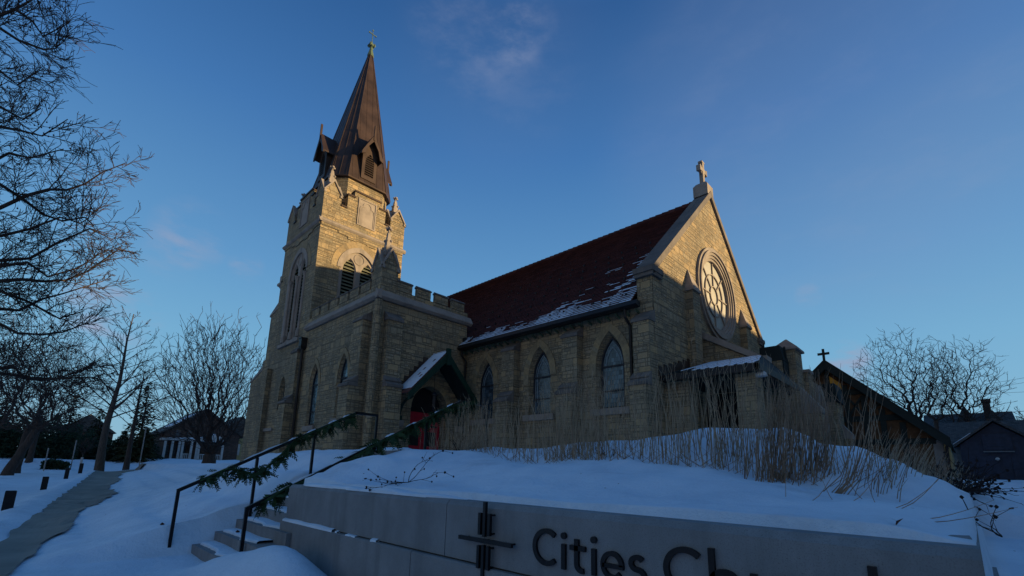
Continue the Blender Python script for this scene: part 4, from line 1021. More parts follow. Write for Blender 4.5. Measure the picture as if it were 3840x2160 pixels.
m = MB(); m.prism([(4.2, 3.9), (3.55, 3.9), (3.55, 4.05), (4.2, 4.95)], 'x', 20.0, 20.7); part(m, 'buttress_cap', 'trim'); part(MB().box(20.05, 20.65, 3.6, 4.22, GZ, 3.92), 'buttress', 'stone')
m = MB(); ring(m, Py(4.05), arch(.85, GZ, 3.9, 5.3, 9, 22.4), arch(.62, GZ, 3.9, 5.0, 9, 22.4), -.12, .1, range(1, 20)); part(m, 'hood_mould', 'trim')
m = MB(); wall(m, Py(4.08), [(21.5, GZ), (24.5, GZ), (24.5, 5.4), (21.5, 5.4)]); part(m, 'front_wall', 'stone')
m = MB(); m.prism([(4.06, 3.2), (3.3, 3.2), (3.3, 3.4), (4.06, 4.4)], 'x', 24.0, 24.6); part(m, 'buttress_cap', 'trim'); m = MB().box(24.02, 24.58, 3.35, 4.1, GZ, 3.22); m.box(23.4, 24.6, 3.6, 4.4, GZ, 4.75); part(m, 'buttress', 'stone')
m = MB(); m.prism([(4.5, 4.72), (3.5, 4.72), (3.6, 5.5), (4.5, 5.5)], 'x', 23.3, 24.7); part(m, 'pavilion_roof', 'seam')

# ------------------------------------------------------------------ dry plants on the bed
def stem(m, p, h, lean, r0, curve=.5, twigs=0, rr=rng, n=5):
    pts = []; p = Vector(p)
    for k in range(n+1):
        t = k/n; q = p + Vector((lean[0]*(t**curve if curve < 1 else t**curve), lean[1]*(t**curve), h*t))
        q += Vector((rr.gauss(0, .006), rr.gauss(0, .006), 0))*h*t; pts.append(q)
    m.tube(pts, [r0*(1-.75*k/n) for k in range(n+1)], 3)
    for _ in range(twigs):
        k = rr.uniform(.6, .97); i = int(k*n); b = pts[i].lerp(pts[min(n, i+1)], k*n-i)
        a = rr.uniform(0, 6.283); L = h*rr.uniform(.06, .16)
        e = b+Vector((math.cos(a)*.5, math.sin(a)*.5, .85))*L; m.tube([b, (b+e)/2+Vector((0, 0, -.01)), e], [r0*.45, r0*.4, r0*.2], 3)
BX = lambda y: lerp_tab(y, [(.3, 5.2), (1.2, 4.9), (3, 4.85), (5, 5.1), (7.2, 5.3)])
gm_ = MB(); gm2 = MB(); r5 = random.Random(21)
dens = [(.45, .15), (1.0, .5), (1.4, .9), (1.9, 1), (2.3, .9), (2.6, .55), (3.0, .5), (3.35, .9), (3.8, 1.0), (4.25, .85), (4.6, .45), (5.0, .30), (5.5, .35), (5.8, .5), (6.3, .85), (6.9, .9), (7.4, .3), (7.8, 0)]
cnt = 0
while cnt < 900:
    y = r5.uniform(.5, 7.7); d = lerp_tab(y, dens)*(.75+.6*noise.noise(Vector((y*3.1, 0, 1))))
    if r5.random() > d: continue
    # clumped bases
    y = round(y/.16)*.16+r5.gauss(0, .045) if r5.random() < .6 else y; x = BX(y)+abs(r5.gauss(0, .55))-.08
    if x > 7.2: continue
    hh = r5.uniform(.6, 1.06)*(lerp_tab(y, [(.5, .85), (1.5, 1.02), (2.3, 1.08), (3.2, 1.02), (3.8, 1.22), (5, .98), (6, .95), (7.5, .85)]))
    if r5.random() < .12: hh *= 1.12
    if r5.random() < .15: hh *= .5
    a = r5.gauss(.1, 1)*.16*hh; b = (r5.gauss(-.03, .13))*hh
    stem(gm_ if r5.random() < .8 else gm2, (x, y, ground(x, y)-.03), hh, (r5.gauss(0, .13)*hh, b), r5.uniform(.003, .0058), 1.0 if r5.random() < .6 else 1.7, 2 if hh > .8 and r5.random() < .6 else 0, r5, 4)
    cnt += 1
for _ in range(150):     # broken and bent stalks at the front edge
    y = r5.uniform(.7, 7.0); x = BX(y)-r5.uniform(-.1, .22); L = r5.uniform(.15, .5); s_ = r5.choice((-1, 1))
    stem(gm2, (x, y, ground(x, y)-.02), L*.7, (r5.gauss(0, .1), s_*L*.9), .0032, .9, 0, r5, 3)
for _ in range(260):     # short leaning growth running down to the right-hand corner
    t = r5.random(); x = 5.0+3.6*t+r5.gauss(0, .2); y = .62-.5*t+r5.gauss(0, .10); h = r5.uniform(.14, .42)*(1-.35*t)
    stem(gm2 if r5.random() < .5 else gm_, (x, y, ground(x, y)-.03), h, (r5.gauss(.1, .15), -h*r5.uniform(.15, .55)), .004, 1.3, 1, r5, 4)
gm_.build('dry_grass', 'stem', None, uv=False); o = bpy.data.objects['dry_grass']; tag(o, 'tall pale dry stems standing in a band across the snowy bed', 'grass', None, 'stuff')
o2 = gm2.build('dry_stalks', 'stem2', None, uv=False); tag(o2, 'brown bent stalks mixed through the pale stems on the snowy bed', 'grass', None, 'stuff')
# dense clump and a curved one, each its own plant
m = MB()
for _ in range(150):
    t = r5.random(); x = 4.55+.75*t+r5.gauss(0, .10); y = 1.38-.42*t+r5.gauss(0, .07); h = r5.uniform(.6, 1.05)
    stem(m, (x, y, ground(x, y)-.03), h, (r5.gauss(.05, .08), r5.uniform(-.30, .05)*h), .0046, r5.choice((.6, .8, 1.2)), 1, r5, 5)
tag(m.build('dried_plant', 'stem2', None, uv=False), 'dense clump of brown upright stems nearest the right end of the sign wall bed', 'plant')
m = MB()
for _ in range(13):
    x = 4.5+r5.uniform(0, .35); y = .80+r5.gauss(0, .05); h = r5.uniform(.55, 1.0)
    stem(m, (x, y, ground(x, y)-.03), h, (r5.gauss(.1, .05), -r5.uniform(.30, .5)*h), .0048, .55, 1, r5, 6)
tag(m.build('dried_plant', 'stem2', None, uv=False), 'few long curved stems leaning out beside the dense brown clump', 'plant')
m = MB()
for x, y, h, l in ((3.7, .93, .2, 0), (3.95, .46, .35, .06), (3.62, .33, .3, -.28), (3.6, .36, .26, -.3), (3.9, .6, .25, -.2), (4.2, .55, .3, .15), (3.3, .22, .12, -.3), (3.2, .2, .1, -.35), (3.75, .8, .3, -.2), (4.0, .7, .3, .1)):
    stem(m, (x, y, ground(x, y)-.02), h, (.05, l), .0028, .7, 0, r5, 6)
tag(m.build('grass_stalk', 'stem2', None, uv=False), 'scattered single thin stalks poking through the snow near the right wall corner', 'grass', None, 'stuff')
def weed(name, base, dirs, L, label, heads=True, mat='weed', cat='plant', n=9, rr=random.Random(4)):
    m = MB()
    for dx, dy, dz in dirs:
        p = Vector(base); d = Vector((dx, dy, dz)).normalized(); pts = [p.copy()]; k = int(n*rr.uniform(.7, 1.2))
        for i in range(k):
            d = (d+Vector((rr.gauss(0, .16), rr.gauss(0, .16), rr.gauss(-.02, .13)))).normalized(); p = p+d*L/n; pts.append(p.copy())
            if rr.random() < .55:
                e = (d+Vector((rr.gauss(0, .7), rr.gauss(0, .7), rr.gauss(.2, .5)))).normalized(); q = p+e*L*rr.uniform(.08, .26); m.tube([p, q], [.0026, .0014], 3)
                if heads and rr.random() < .6: c = q; m.lathe((c.x, c.y), [(.002, c.z-.011), (.011, c.z), (.002, c.z+.011)], 5)
                elif rr.random() < .5:
                    w = Vector((rr.gauss(0, 1), rr.gauss(0, 1), rr.gauss(0, 1))).normalized()*.014; m.face([q-w, q+e*.02, q+w, q-e*.016])
        m.tube(pts, [.0042*(1-.6*i/len(pts)) for i in range(len(pts))], 4)
        if heads: c = pts[-1]; m.lathe((c.x, c.y), [(.003, c.z-.014), (.014, c.z), (.003, c.z+.014)], 6)
    o = m.build(name, mat, None, uv=False); return tag(o, label, cat)
weed('withered_flower', (2.9, 4.35, 1.40), [(-.55, .6, -.06), (-.5, .75, -.10), (-.6, .5, -.16), (-.45, .85, -.02), (.5, -.25, .35), (.3, .2, .5), (.35, -.5, .3)], .52, 'withered dark flower heads drooping over the wall edge left of the cross emblem')
weed('withered_flower', (4.5, -.11, 1.20), [(.95, .03, .0), (.95, .0, .06), (.9, .05, .12)], .75, 'withered dark flower heads lying over the snow beyond the right wall corner')
weed('withered_plant', (5.25, 6.75, 1.66), [(r5.gauss(0, .6), r5.gauss(0, .6), .5) for _ in range(14)], .42, 'dark withered weed at the left end of the dry stems beside the handrail', False)
weed('withered_plant', (5.0, 5.95, 1.66), [(r5.gauss(0, .7), r5.gauss(0, .9), .6) for _ in range(22)], .5, 'dark leafy withered weed standing before the low snow hump under the nave windows', False)
weed('withered_plant', (5.2, 3.3, 1.62), [(r5.gauss(0, .5), r5.gauss(0, .6), .4) for _ in range(16)], .34, 'dark curled weed low among the tallest dry stems in the middle of the bed', False)
m = MB(); r6 = random.Random(8)
for _ in range(170):
    p = Vector((8.0+r6.gauss(0, .55), .12+r6.gauss(0, .10), 1.42)); d = Vector((r6.gauss(.2, .8), r6.gauss(-.1, .4), r6.uniform(.1, .7))).normalized(); pts = [p]
    for k in range(5): d = (d+Vector((r6.gauss(0, .3), r6.gauss(0, .3), r6.gauss(-.05, .2)))).normalized(); pts.append(pts[-1]+d*r6.uniform(.05, .16))
    m.tube(pts, [.006, .005, .004, .004, .003, .002], 3)
    for q in pts[2:]:
        if r6.random() < .5: w = Vector((r6.gauss(0, 1), r6.gauss(0, 1), r6.gauss(0, 1))).normalized()*.022; m.face([q-w, q+w.orthogonal()*.8, q+w, q-w.orthogonal()*.6])
tag(m.build('bare_bush', 'weed', None, uv=False), 'tangled dark leafless bush at the far right corner of the bed', 'bush')
# dead leaves on the snow
for i, (x, y, lab) in enumerate(((2.75, .26, 'red brown dead leaf on the bed near the right wall corner'), (1.52, 8.5, 'curled brown leaf on the bank left of the steps'), (2.2, 7.4, 'brown leaf on the second lowest snowy step'))):
    z = ground(x, y) if i < 2 else .57+.05
    m = MB(); m.face([(x-.03, y-.014, z+.012), (x, y-.03, z+.03), (x+.034, y, z+.014), (x+.004, y+.026, z+.035)]); m.face([(x-.03, y-.014, z+.012), (x+.034, y, z+.014), (x+.01, y+.004, z-.01)])
    tag(m.build('dead_leaf', 'leaf', None), lab, 'leaf')

# ------------------------------------------------------------------ bollards, posts
def bollard(x, y, z, w, h, label):
    t = thing('bollard', label, 'bollard', (x, y, z), 'dark square bollards along the walk')
    d = w*.5; mm = MB(); mm.loft([[(x+sx*(w/2-e), y+sy*(d/2-e), zz) for sx, sy in ((-1, -1), (1, -1), (1, 1), (-1, 1))] for e, zz in ((0, z-.3), (0, z+h-.02), (.012, z+h))]); mm.build('post', 'rail', t)
    sm = MB(); sm.box(x-w/2+.02, x+w/2-.02, y-d/2+.015, y+d/2-.015, z+h+.001, z+h+.012); sm.build('snow_cap', 'snow', t) if False else None
    cmb = MB(); r7 = random.Random(int(y)); n = 22
    for k in range(2):
        prof = [(.28-.09*k+.03*r7.random()) for _ in range(n)]
    return t
for x, y, w, h, lab in ((-.12, 16.0, .19, .47, 'dark square bollard nearest the camera at the left edge of the walk'), (.64, 25.5, .18, .51, 'dark square bollard second nearest along the snowy walk'),
                        (1.86, 39.5, .20, .62, 'dark square bollard beside the narrowing middle of the walk'), (3.25, 52.5, .25, .80, 'dark square bollard farthest along the walk, in front of the large tapering tree'), (13.9, 63.0, .4, .9, 'short dark post beside the trunk of the many-stemmed tree')):
    bollard(x, y, street(y)+.02, w, h, lab)
def pole(x, y, z0, z1, r, label, name='sign_pole', lean=0): tag(MB().tube([(x, y, z0), (x+lean, y, z1)], r, 6, True).build(name, 'steel', None), label, 'pole')
pole(7.75, 58, .2, 4.86, .05, 'tall thin grey pole standing alone right of the large tapering tree')
pole(1.25, 60, .3, 2.6, .05, 'short thin pole beside the dark hedge at the end of the walk')
pole(3.3, 66, .6, 3.6, .05, 'thin grey pole just left of the young tree with the white guard')

# ------------------------------------------------------------------ trees
def limb(m, path, r0, r1, n=5):
    k = len(path); m.tube(path, [r0+(r1-r0)*(i/(k-1))**.8 for i in range(k)], n)
def grow(m, p, d, L, r, lv, c, rr):
    """one branch with its children; c = settings of the tree"""
    seg = max(3, int(c['seg']*(1 if lv < 2 else .7))); pts = [p.copy()]; q = p.copy(); d = d.normalized(); w = c['wob']
    for k in range(seg):
        d = (d+Vector((rr.gauss(0, w), rr.gauss(0, w), rr.gauss(c['up'][min(lv, len(c['up'])-1)], w)))).normalized(); q = q+d*L/seg; pts.append(q.copy())
    limb(m, pts, r, max(c['rmin'], r*c['tip']), 6 if r > .12 else (4 if r > .04 else 3))
    if lv >= c['lv']: return
    nc = c['n'][min(lv, len(c['n'])-1)]
    for k in range(nc):
        t = c['t0'][min(lv, len(c['t0'])-1)] + (1-c['t0'][min(lv, len(c['t0'])-1)])*(k+rr.random())/nc
        f = t*seg; i = min(seg-1, int(f)); b = pts[i].lerp(pts[i+1], f-i); ax = (pts[i+1]-pts[i]).normalized()
        o_ = ax.orthogonal().normalized(); o_ = Matrix.Rotation(rr.uniform(0, 6.283), 3, ax) @ o_
        an = R(rr.uniform(*c['ang'])); nd = ax*math.cos(an)+o_*math.sin(an); nd = Vector((nd.x, nd.y*1.0, nd.z))
        grow(m, b, nd, L*rr.uniform(*c['len'])*(1-.45*t if c.get('cone') and lv == 0 else 1), max(c['rmin'], r*(1-t*(1-c['tip']))*c['rad']), lv+1, c, rr)
def tree(label, base, H, r0, stems, c, seed, mat='bark', fork=.12, lean=(0, 0), name='bare_tree', group=None, trunk_path=None):
    """stems: list of (azimuth deg, tilt deg, length factor, radius factor) leaving the trunk near the fork; [] = central leader"""
    t = thing(name, label, 'tree', base, group); rr = random.Random(seed); b = Vector(base); tm = MB(); cm = MB()
    if trunk_path: pts = [Vector(p) for p in trunk_path]
    else:
        Ht = H*(fork if stems else 1.0); pts = []
        for k in range(9): f = k/8; pts.append(b+Vector((lean[0]*f+rr.gauss(0, .02)*H*.1, lean[1]*f+rr.gauss(0, .02)*H*.1, Ht*f-.3*(k == 0))))
    kk = len(pts)-1
    tm.tube(pts, [r0*(1.28 if k == 0 else 1.06-(.42 if stems else .94)*k/kk) for k in range(kk+1)], 9); tm.build('trunk', mat, t, uv=False, smooth=True)
    for az, ti, lf, rf in stems:
        f = rr.uniform(.75, 1); i = min(kk-1, int(f*kk)); p = pts[i].lerp(pts[i+1], f*kk-i)
        d = Vector((math.cos(R(az))*math.sin(R(ti)), math.sin(R(az))*math.sin(R(ti)), math.cos(R(ti))))
        grow(cm, p, d, H*lf, r0*rf, 0, c, rr)
    if not stems:
        nb = c['nb']
        for k in range(nb):
            f = c['f0']+(1-c['f0'])*(k/nb)**.9; i = min(kk-1, int(f*kk)); p = pts[i].lerp(pts[i+1], f*kk-i); az = k*2.4+rr.uniform(-.5, .5); ti = R(rr.uniform(*c['tilt']))
            d = Vector((math.cos(az)*math.sin(ti), math.sin(az)*math.sin(ti), math.cos(ti))); L = c['blen']*(1-.80*((f-c['f0'])/(1-c['f0']))**1.1)*rr.uniform(.75, 1.1)
            grow(cm, p, d, L, max(c['rmin']*1.6, r0*.36*(1-f*.75)), 1, c, rr)
    cm.build('crown', 'twig', t, uv=False); return t
def crown_tree(label, base, fork, centre, radii, N, r0, seed, mat='bark', rmin=.014, bf=.42, bias=.42, group=None, low=0.0, twig=.5, name='bare_tree', curl=.10):
    """branches grown outward to points filling the crown; thickness follows the number of twigs carried"""
    import numpy as np
    rg = np.random.default_rng(seed); t = thing(name, label, 'tree', base, group)
    u = rg.normal(size=(N*2, 3)); u /= np.linalg.norm(u, axis=1)[:, None]; q = np.array(centre)+u*np.array(radii)*(rg.random(N*2)**bias)[:, None]*(1+.10*rg.normal(size=(N*2, 1)))
    q = q[q[:, 2] > fork[2]+low][:N]; f0 = np.array(fork); q = q[np.argsort(np.linalg.norm(q-f0, axis=1))]
    P = [f0]; par = [-1]; Ln = [0.0]; A = np.zeros((len(q)+1, 3)); A[0] = f0; B = np.zeros(len(q)+1)
    for a in q:
        n = len(P); d = np.linalg.norm(A[:n]-a, axis=1); cost = d+bf*B[:n]; i = int(np.argmin(cost))
        P.append(a); par.append(i); A[n] = a; B[n] = B[i]+d[i]
    n = len(P); kids = [[] for _ in range(n)]
    for k in range(1, n): kids[par[k]].append(k)
    cnt = np.ones(n)
    for k in range(n-1, 0, -1): cnt[par[k]] += cnt[k]
    rad = np.maximum(rmin, r0*.62*(cnt/cnt[0])**.52)
    m = MB(); rr = random.Random(seed); seen = [False]*n
    def chain(k):          # follow the thickest child to make one smooth tube
        c = [k]
        while kids[c[-1]]:
            nx_ = max(kids[c[-1]], key=lambda j: cnt[j]); c.append(nx_)
        return c
    stack = [(None, k) for k in kids[0]]
    while stack:
        pr, k = stack.pop(); c = chain(k); st = par[k]
        pts = [Vector(P[st])]; rs = [min(rad[st], rad[k]*1.25)]
        for j in c:
            a, b = pts[-1], Vector(P[j]); L = (b-a).length; mid = (a+b)/2+Vector((rr.gauss(0, curl), rr.gauss(0, curl), rr.gauss(-.02, curl)))*L; pts += [mid, b]; rs += [(rs[-1]+rad[j])/2, rad[j]]
        m.tube(pts, rs, 6 if rs[0] > .1 else (4 if rs[0] > .035 else 3))
        for j in c:
            big = max(kids[j], key=lambda x: cnt[x]) if kids[j] else None
            stack += [(j, x) for x in kids[j] if x != big]
            if cnt[j] < 6:
                for _ in range(2):
                    a = Vector(P[j]); d = (a-Vector(P[par[j]])).normalized(); d = (d+Vector((rr.gauss(0, .5), rr.gauss(0, .5), rr.gauss(.15, .4)))).normalized(); L = twig*rr.uniform(.4, 1.3)
                    m.tube([a, a+d*L*.5+Vector((rr.gauss(0, .05), rr.gauss(0, .05), .02))*L, a+d*L], [rmin*.9, rmin*.75, rmin*.5], 3)
    b = Vector(base); f = Vector(fork); tm = MB(); k = 7
    tm.tube([b.lerp(f, i/k)+Vector((0, 0, -.3 if i == 0 else 0))+Vector((rr.gauss(0, .03), rr.gauss(0, .03), 0))*(0 < i < k) for i in range(k+1)], [r0*(1.35 if i == 0 else 1.08-.36*i/k) for i in range(k+1)], 9)
    tm.build('trunk', mat, t, uv=False, smooth=True); m.build('crown', 'twig', t, uv=False); return t
BASE = dict(seg=6, wob=.10, up=[.06, .05, .03], tip=.35, rmin=.012, lv=3, n=[7, 6, 5], t0=[.25, .2, .2], ang=(25, 55), len=(.42, .62), rad=.62)
def cfg(**k): d = dict(BASE); d.update(k); return d
# large street tree whose limbs reach in from the left
SC_ = 20/13
LIMBS = {'a': [(-1.16, 6.36), (-.84, 6.63), (-.57, 6.93), (-.33, 7.24), (-.09, 7.53), (.13, 7.8), (.47, 8.07)], 'b': [(-.9, 4.84), (-.62, 4.93), (-.34, 5.11), (-.04, 5.31), (.26, 5.59), (.65, 6.08), (.95, 6.16)],
 'c': [(-1.21, 6.68), (-.9, 6.65), (-.58, 6.59), (-.29, 6.58), (.03, 6.6), (.2, 6.4)], 'd': [(-1.41, 7.89), (-1.18, 8.17), (-.89, 8.35), (-.57, 8.77)], 'e': [(-1.36, 7.5), (-1.27, 7.74), (-.96, 7.64), (-.51, 7.95)],
 'f': [(-.83, 4.44), (-.58, 4.46), (-.3, 4.65), (-.03, 4.86), (.53, 5.4)], 'g': [(-1.85, 10.47), (-1.63, 10.7), (-1.44, 10.98), (-1.37, 11.18)], 'h': [(-1.82, 10.29), (-1.61, 10.39), (-1.38, 10.49), (-1.25, 10.65), (-.92, 11.06)],
 'i': [(-1.75, 9.84), (-1.5, 9.96), (-1.18, 10.25), (-1.02, 10.48), (-.99, 10.7)], 'j': [(-.61, 3.12), (-.37, 3.15), (-.14, 3.14), (.19, 3.19), (.52, 3.36), (.72, 3.61)], 'k': [(-.45, 3.3), (-.31, 3.14), (-.05, 3.12), (.36, 3.16), (.69, 3.24), (.88, 3.4)],
 'l': [(-1.0, 5.42), (-.62, 5.59), (-.26, 5.96), (.14, 6.35), (.57, 6.39)], 'm': [(-1.08, 5.92), (-.71, 6.1), (-.32, 6.37), (.02, 6.55)], 'n': [(-.8, 4.1), (-.5, 3.9), (-.2, 3.95), (.1, 4.15), (.45, 4.5)], 'o': [(-1.0, 5.1), (-.6, 5.3), (-.3, 5.25), (.1, 5.6), (.4, 6.0)], 'p': [(-.95, 4.7), (-.5, 4.62), (0, 4.45), (.35, 4.7)],
 'q': [(-1.5, 8.4), (-1.2, 8.5), (-1.0, 8.9)], 'r': [(-1.65, 9.3), (-1.4, 9.25), (-1.15, 9.5)]}
t = thing('bare_tree', 'large bare street tree reaching long limbs with hanging seed balls in from the left edge', 'tree', (-5.2, 20.5, .35)); rr = random.Random(31)
tm = MB(); tp = [Vector((-5.2, 20.5, 0)), Vector((-5.15, 20.5, 3)), Vector((-5.2, 20.4, 6.5)), Vector((-5.1, 20.4, 10)), Vector((-5.0, 20.3, 14)), Vector((-4.9, 20.3, 18))]
tm.tube(tp, [.48, .40, .34, .26, .18, .08], 10); tm.build('trunk', 'bark', t, uv=False, smooth=True)
cm = MB(); sb = MB(); ct = cfg(seg=6, wob=.10, up=[.02, .02, .0], lv=3, n=[0, 6, 4], t0=[.1, .12, .12], ang=(22, 52), len=(.38, .62), rad=.52, rmin=.0075)
for key, L in LIMBS.items():
    P = [Vector((x*SC_, 20+(.5*math.sin(i*1.3+ord(key)))+rr.uniform(-.2, .2), 1.55+(z-1.55)*SC_)) for i, (x, z) in enumerate(L)]
    st_ = Vector((-5.1, 20.4, P[0].z-(P[0]-Vector((-5.1, 20.4, P[0].z))).length*.42)); st_.z = max(2.2, st_.z)
    P = [st_, st_.lerp(P[0], .5)+Vector((0, 0, .15))] + P
    Ln = sum((b-a).length for a, b in zip(P, P[1:])); limb(cm, P, .078, .014, 6)
    for a, b in zip(P[1:], P[2:]):
        for _ in range(max(1, int((b-a).length*3.8))):
            f = rr.random(); q = a.lerp(b, f); ax = (b-a).normalized(); o_ = Matrix.Rotation(rr.uniform(0, 6.283), 3, ax) @ ax.orthogonal().normalized(); an = R(rr.uniform(25, 60))
            grow(cm, q, ax*math.cos(an)+o_*math.sin(an), rr.uniform(.5, 1.6)*max(.35, min(1, 1-(q.x+.2)/2.2)), rr.uniform(.012, .021), 1, ct, rr)
    for _ in range(9):
        a = rr.choice(P[3:]) if len(P) > 3 else P[-1]; q = a+Vector((rr.gauss(0, .25), rr.gauss(0, .25), rr.gauss(-.05, .2))); e = q-Vector((0, 0, rr.uniform(.08, .2)))
        sb.tube([q, e], .003, 3); sb.lathe((e.x, e.y), [(.004, e.z-.03), (.024, e.z-.01), (.022, e.z+.012), (.004, e.z+.026)], 6)
cm.build('crown', 'twig', t, uv=False); sb.build('seed_ball', 'weed', t, uv=False)['kind'] = 'stuff'
# large tapering tree at the end of the walk
TP = [(5.04, 60, .2), (4.92, 60, 2.84), (4.92, 60, 5.07), (5.02, 60, 6.44), (5.11, 60, 7.64), (5.24, 60, 9.34), (5.22, 60, 11.6), (5.17, 60, 13.6), (5.29, 60, 16.5)]
lead = cfg(seg=6, wob=.05, up=[.0, .035, .03], lv=3, n=[0, 6, 3, 2], t0=[.2, .25, .2, .2], ang=(25, 45), len=(.24, .42), rad=.5, rmin=.016, nb=30, f0=.30, tilt=(48, 64), blen=7.2)
tree('large bare tree with one straight tapering trunk rising at the far end of the walk', (5.04, 60, .5), 16, .33, [], lead, 12, 'bark2', trunk_path=TP)
tree('smaller bare tree with a thin dark trunk just right of the large tapering tree', (7.6, 65, .6), 11, .26, [], cfg(**{**lead, 'nb': 26, 'blen': 3.6, 'f0': .38}), 18, 'bark')
vase = cfg(seg=7, wob=.085, up=[.05, .06, .05, .03], lv=4, n=[7, 6, 5, 3], t0=[.22, .2, .2, .2], ang=(20, 46), len=(.42, .62), rad=.66, rmin=.017)
crown_tree('round crowned bare tree with many stems spreading from a short trunk beside the church tower', (13.0, 55.5, .95), (13.0, 55.5, 2.5), (12.4, 55.5, 9.2), (5.4, 5.0, 7.5), 2100, .70, 5, rmin=.021, bf=.75, low=.8, twig=.6, curl=.11)
wide = cfg(seg=6, wob=.10, up=[.04, .03, .02], lv=4, n=[6, 6, 5, 3], t0=[.25, .15, .15, .2], ang=(26, 55), len=(.42, .62), rad=.56, rmin=.012)
WL = [(20, 46, .46, .34), (100, 42, .45, .3), (190, 50, .45, .3), (260, 38, .45, .3), (320, 52, .46, .32), (60, 15, .5, .34), (160, 20, .5, .3)]
for i, (x, y, fz, cx_, cz_, rx_, rz_, N_, lab) in enumerate(((-.75, 45, 3.0, -.6, 6.6, 4.4, 4.6, 800, 'spreading bare tree nearest along the left verge with a leaning trunk'), (-.45, 51, 3.2, -.2, 7.4, 4.6, 5.0, 800, 'broad bare tree standing behind the leaning trunk on the left verge'), (.2, 74, 4, .4, 9.0, 5.6, 6.2, 800, 'dark bare tree deeper along the left verge before the spruces'), (-2.6, 66, 4, -2.4, 10.5, 5.0, 7.0, 800, 'tall bare tree at the left edge behind the verge trees'))):
    z0_ = street(y)+.05; crown_tree(lab, (x, y, z0_), (x+(.9 if i == 0 else .2), y, z0_+fz), (cx_, y, cz_), (rx_, 4.4, rz_), N_, .27, 40+i, rmin=.015, bf=.45, low=-.2, group='bare trees along the left verge')
YT = tree('young thin tree with a white trunk guard on the far snow', (4.26, 70, 1.15), 3.2, .06, [(0, 25, .4, .5), (120, 28, .4, .5), (240, 25, .4, .5), (60, 10, .5, .5)], cfg(lv=2, n=[6, 4], rmin=.012), 9, 'bark2', .35)
MB().tube([(4.26, 70, 1.0), (4.26, 70, 1.9)], .11, 8, True).build('trunk_guard', 'white', YT)
def conifer(label, base, H, W_, seed, mat='needle', dn=1.0):
    t = thing('spruce_tree', label, 'tree', base); rr = random.Random(seed); b = Vector(base)
    MB().tube([b, b+Vector((0, 0, H*.97))], [H*.022, .02], 7).build('trunk', 'bark', t, uv=False)
    m = MB(); z = H*.05
    while z < H:
        f = z/H; L = W_*(1-f)**.85*rr.uniform(.85, 1.1)+.1; nb = max(5, int(11*(1-f)*dn)+4)
        for k in range(nb):
            a = rr.uniform(0, 6.283); Lk = L*rr.uniform(.7, 1.12); drop = rr.uniform(.05, .35)
            for j in range(max(2, int(Lk/.32))):
                u = (j+.6)/max(2, int(Lk/.32)); p = b+Vector((math.cos(a)*Lk*u, math.sin(a)*Lk*u, z-drop*Lk*u*u+rr.gauss(0, .08)))
                for _ in range(3):
                    d = Vector((math.cos(a+rr.gauss(0, .7)), math.sin(a+rr.gauss(0, .7)), rr.gauss(-.25, .3)))*rr.uniform(.22, .5); w = d.cross(Vector((rr.gauss(0, .4), rr.gauss(0, .4), 1))).normalized()*rr.uniform(.06, .14)
                    m.face([p-w, p+d*.5-w*.6, p+d, p+d*.5+w*.8, p+w])
        z += H*.032*rr.uniform(.8, 1.2)
    m.build('foliage', mat, t, uv=False); return t
conifer('dark spruce with a golden green top behind the tall thin pole', (9.7, 76, 1.2), 10.6, 2.6, 3, 'needle2', 1.3)
conifer('dark spruce with a blunt top far left of the large tapering tree', (3.4, 92, 1.5), 9.3, 3.2, 6, 'needle')
conifer('dark evergreen standing between the large tapering tree and the golden topped spruce', (6.6, 91, 1.5), 7.6, 2.8, 27, 'needle', 1.3)
conifer('low wide dark evergreen at the foot of the golden topped spruce', (10.6, 79, 1.3), 4.6, 3.0, 14, 'needle', 1.6)
conifer('dark evergreen shrub beside the white house porch', (8.6, 80, 1.4), 4.2, 2.6, 15, 'needle', 1.5)
conifer('broad dark evergreen at the left edge deep behind the verge trees', (-3.2, 96, 1.5), 8.5, 3.6, 25, 'needle', 1.2)
conifer('dark pointed evergreen between the verge trees and the blunt spruce', (.6, 94, 1.5), 7.0, 3.0, 26, 'needle', 1.2)
# right-hand trees beyond the garage
rv = cfg(seg=6, wob=.05, up=[.015, .03, .02, .01], lv=4, n=[9, 7, 5, 3], t0=[.25, .22, .2, .2], ang=(18, 42), len=(.33, .50), rad=.52, rmin=.019)
crown_tree('tall round crowned bare tree rising behind the dark gabled chapel', (75, 3.4, 1.8), (75, 3.5, 8.8), (75, 4.6, 13.3), (5.0, 5.2, 7.0), 1050, .52, 51, rmin=.020, low=.4, twig=.55)
crown_tree('bare tree with a thin forked trunk between two larger trees on the right', (73, 2.0, 1.8), (73, 1.9, 8.4), (73, 1.5, 12.2), (2.6, 2.6, 5.0), 300, .30, 52, rmin=.020, low=.4)
crown_tree('bare tree with fanned stems rising behind the ridge of the garage roof', (76, -.6, 1.8), (76, -.6, 7.2), (76, -1.0, 11.6), (3.6, 3.7, 6.9), 850, .44, 53, rmin=.020, low=.3, twig=.6)
tree('small distant bare tree at the right edge beyond the roofs', (120, -9.5, 1.8), 15, .35, [(90, 40, .4, .4), (270, 35, .42, .4), (180, 25, .45, .4), (0, 20, .5, .4)], cfg(**{**rv, 'n': [7, 6, 4], 'rmin': .03}), 54, 'bark', .2)
conifer('small dark pine showing just over the chapel roof slope', (62, 4.9, 1.8), 6.6, 1.6, 17, 'needle')

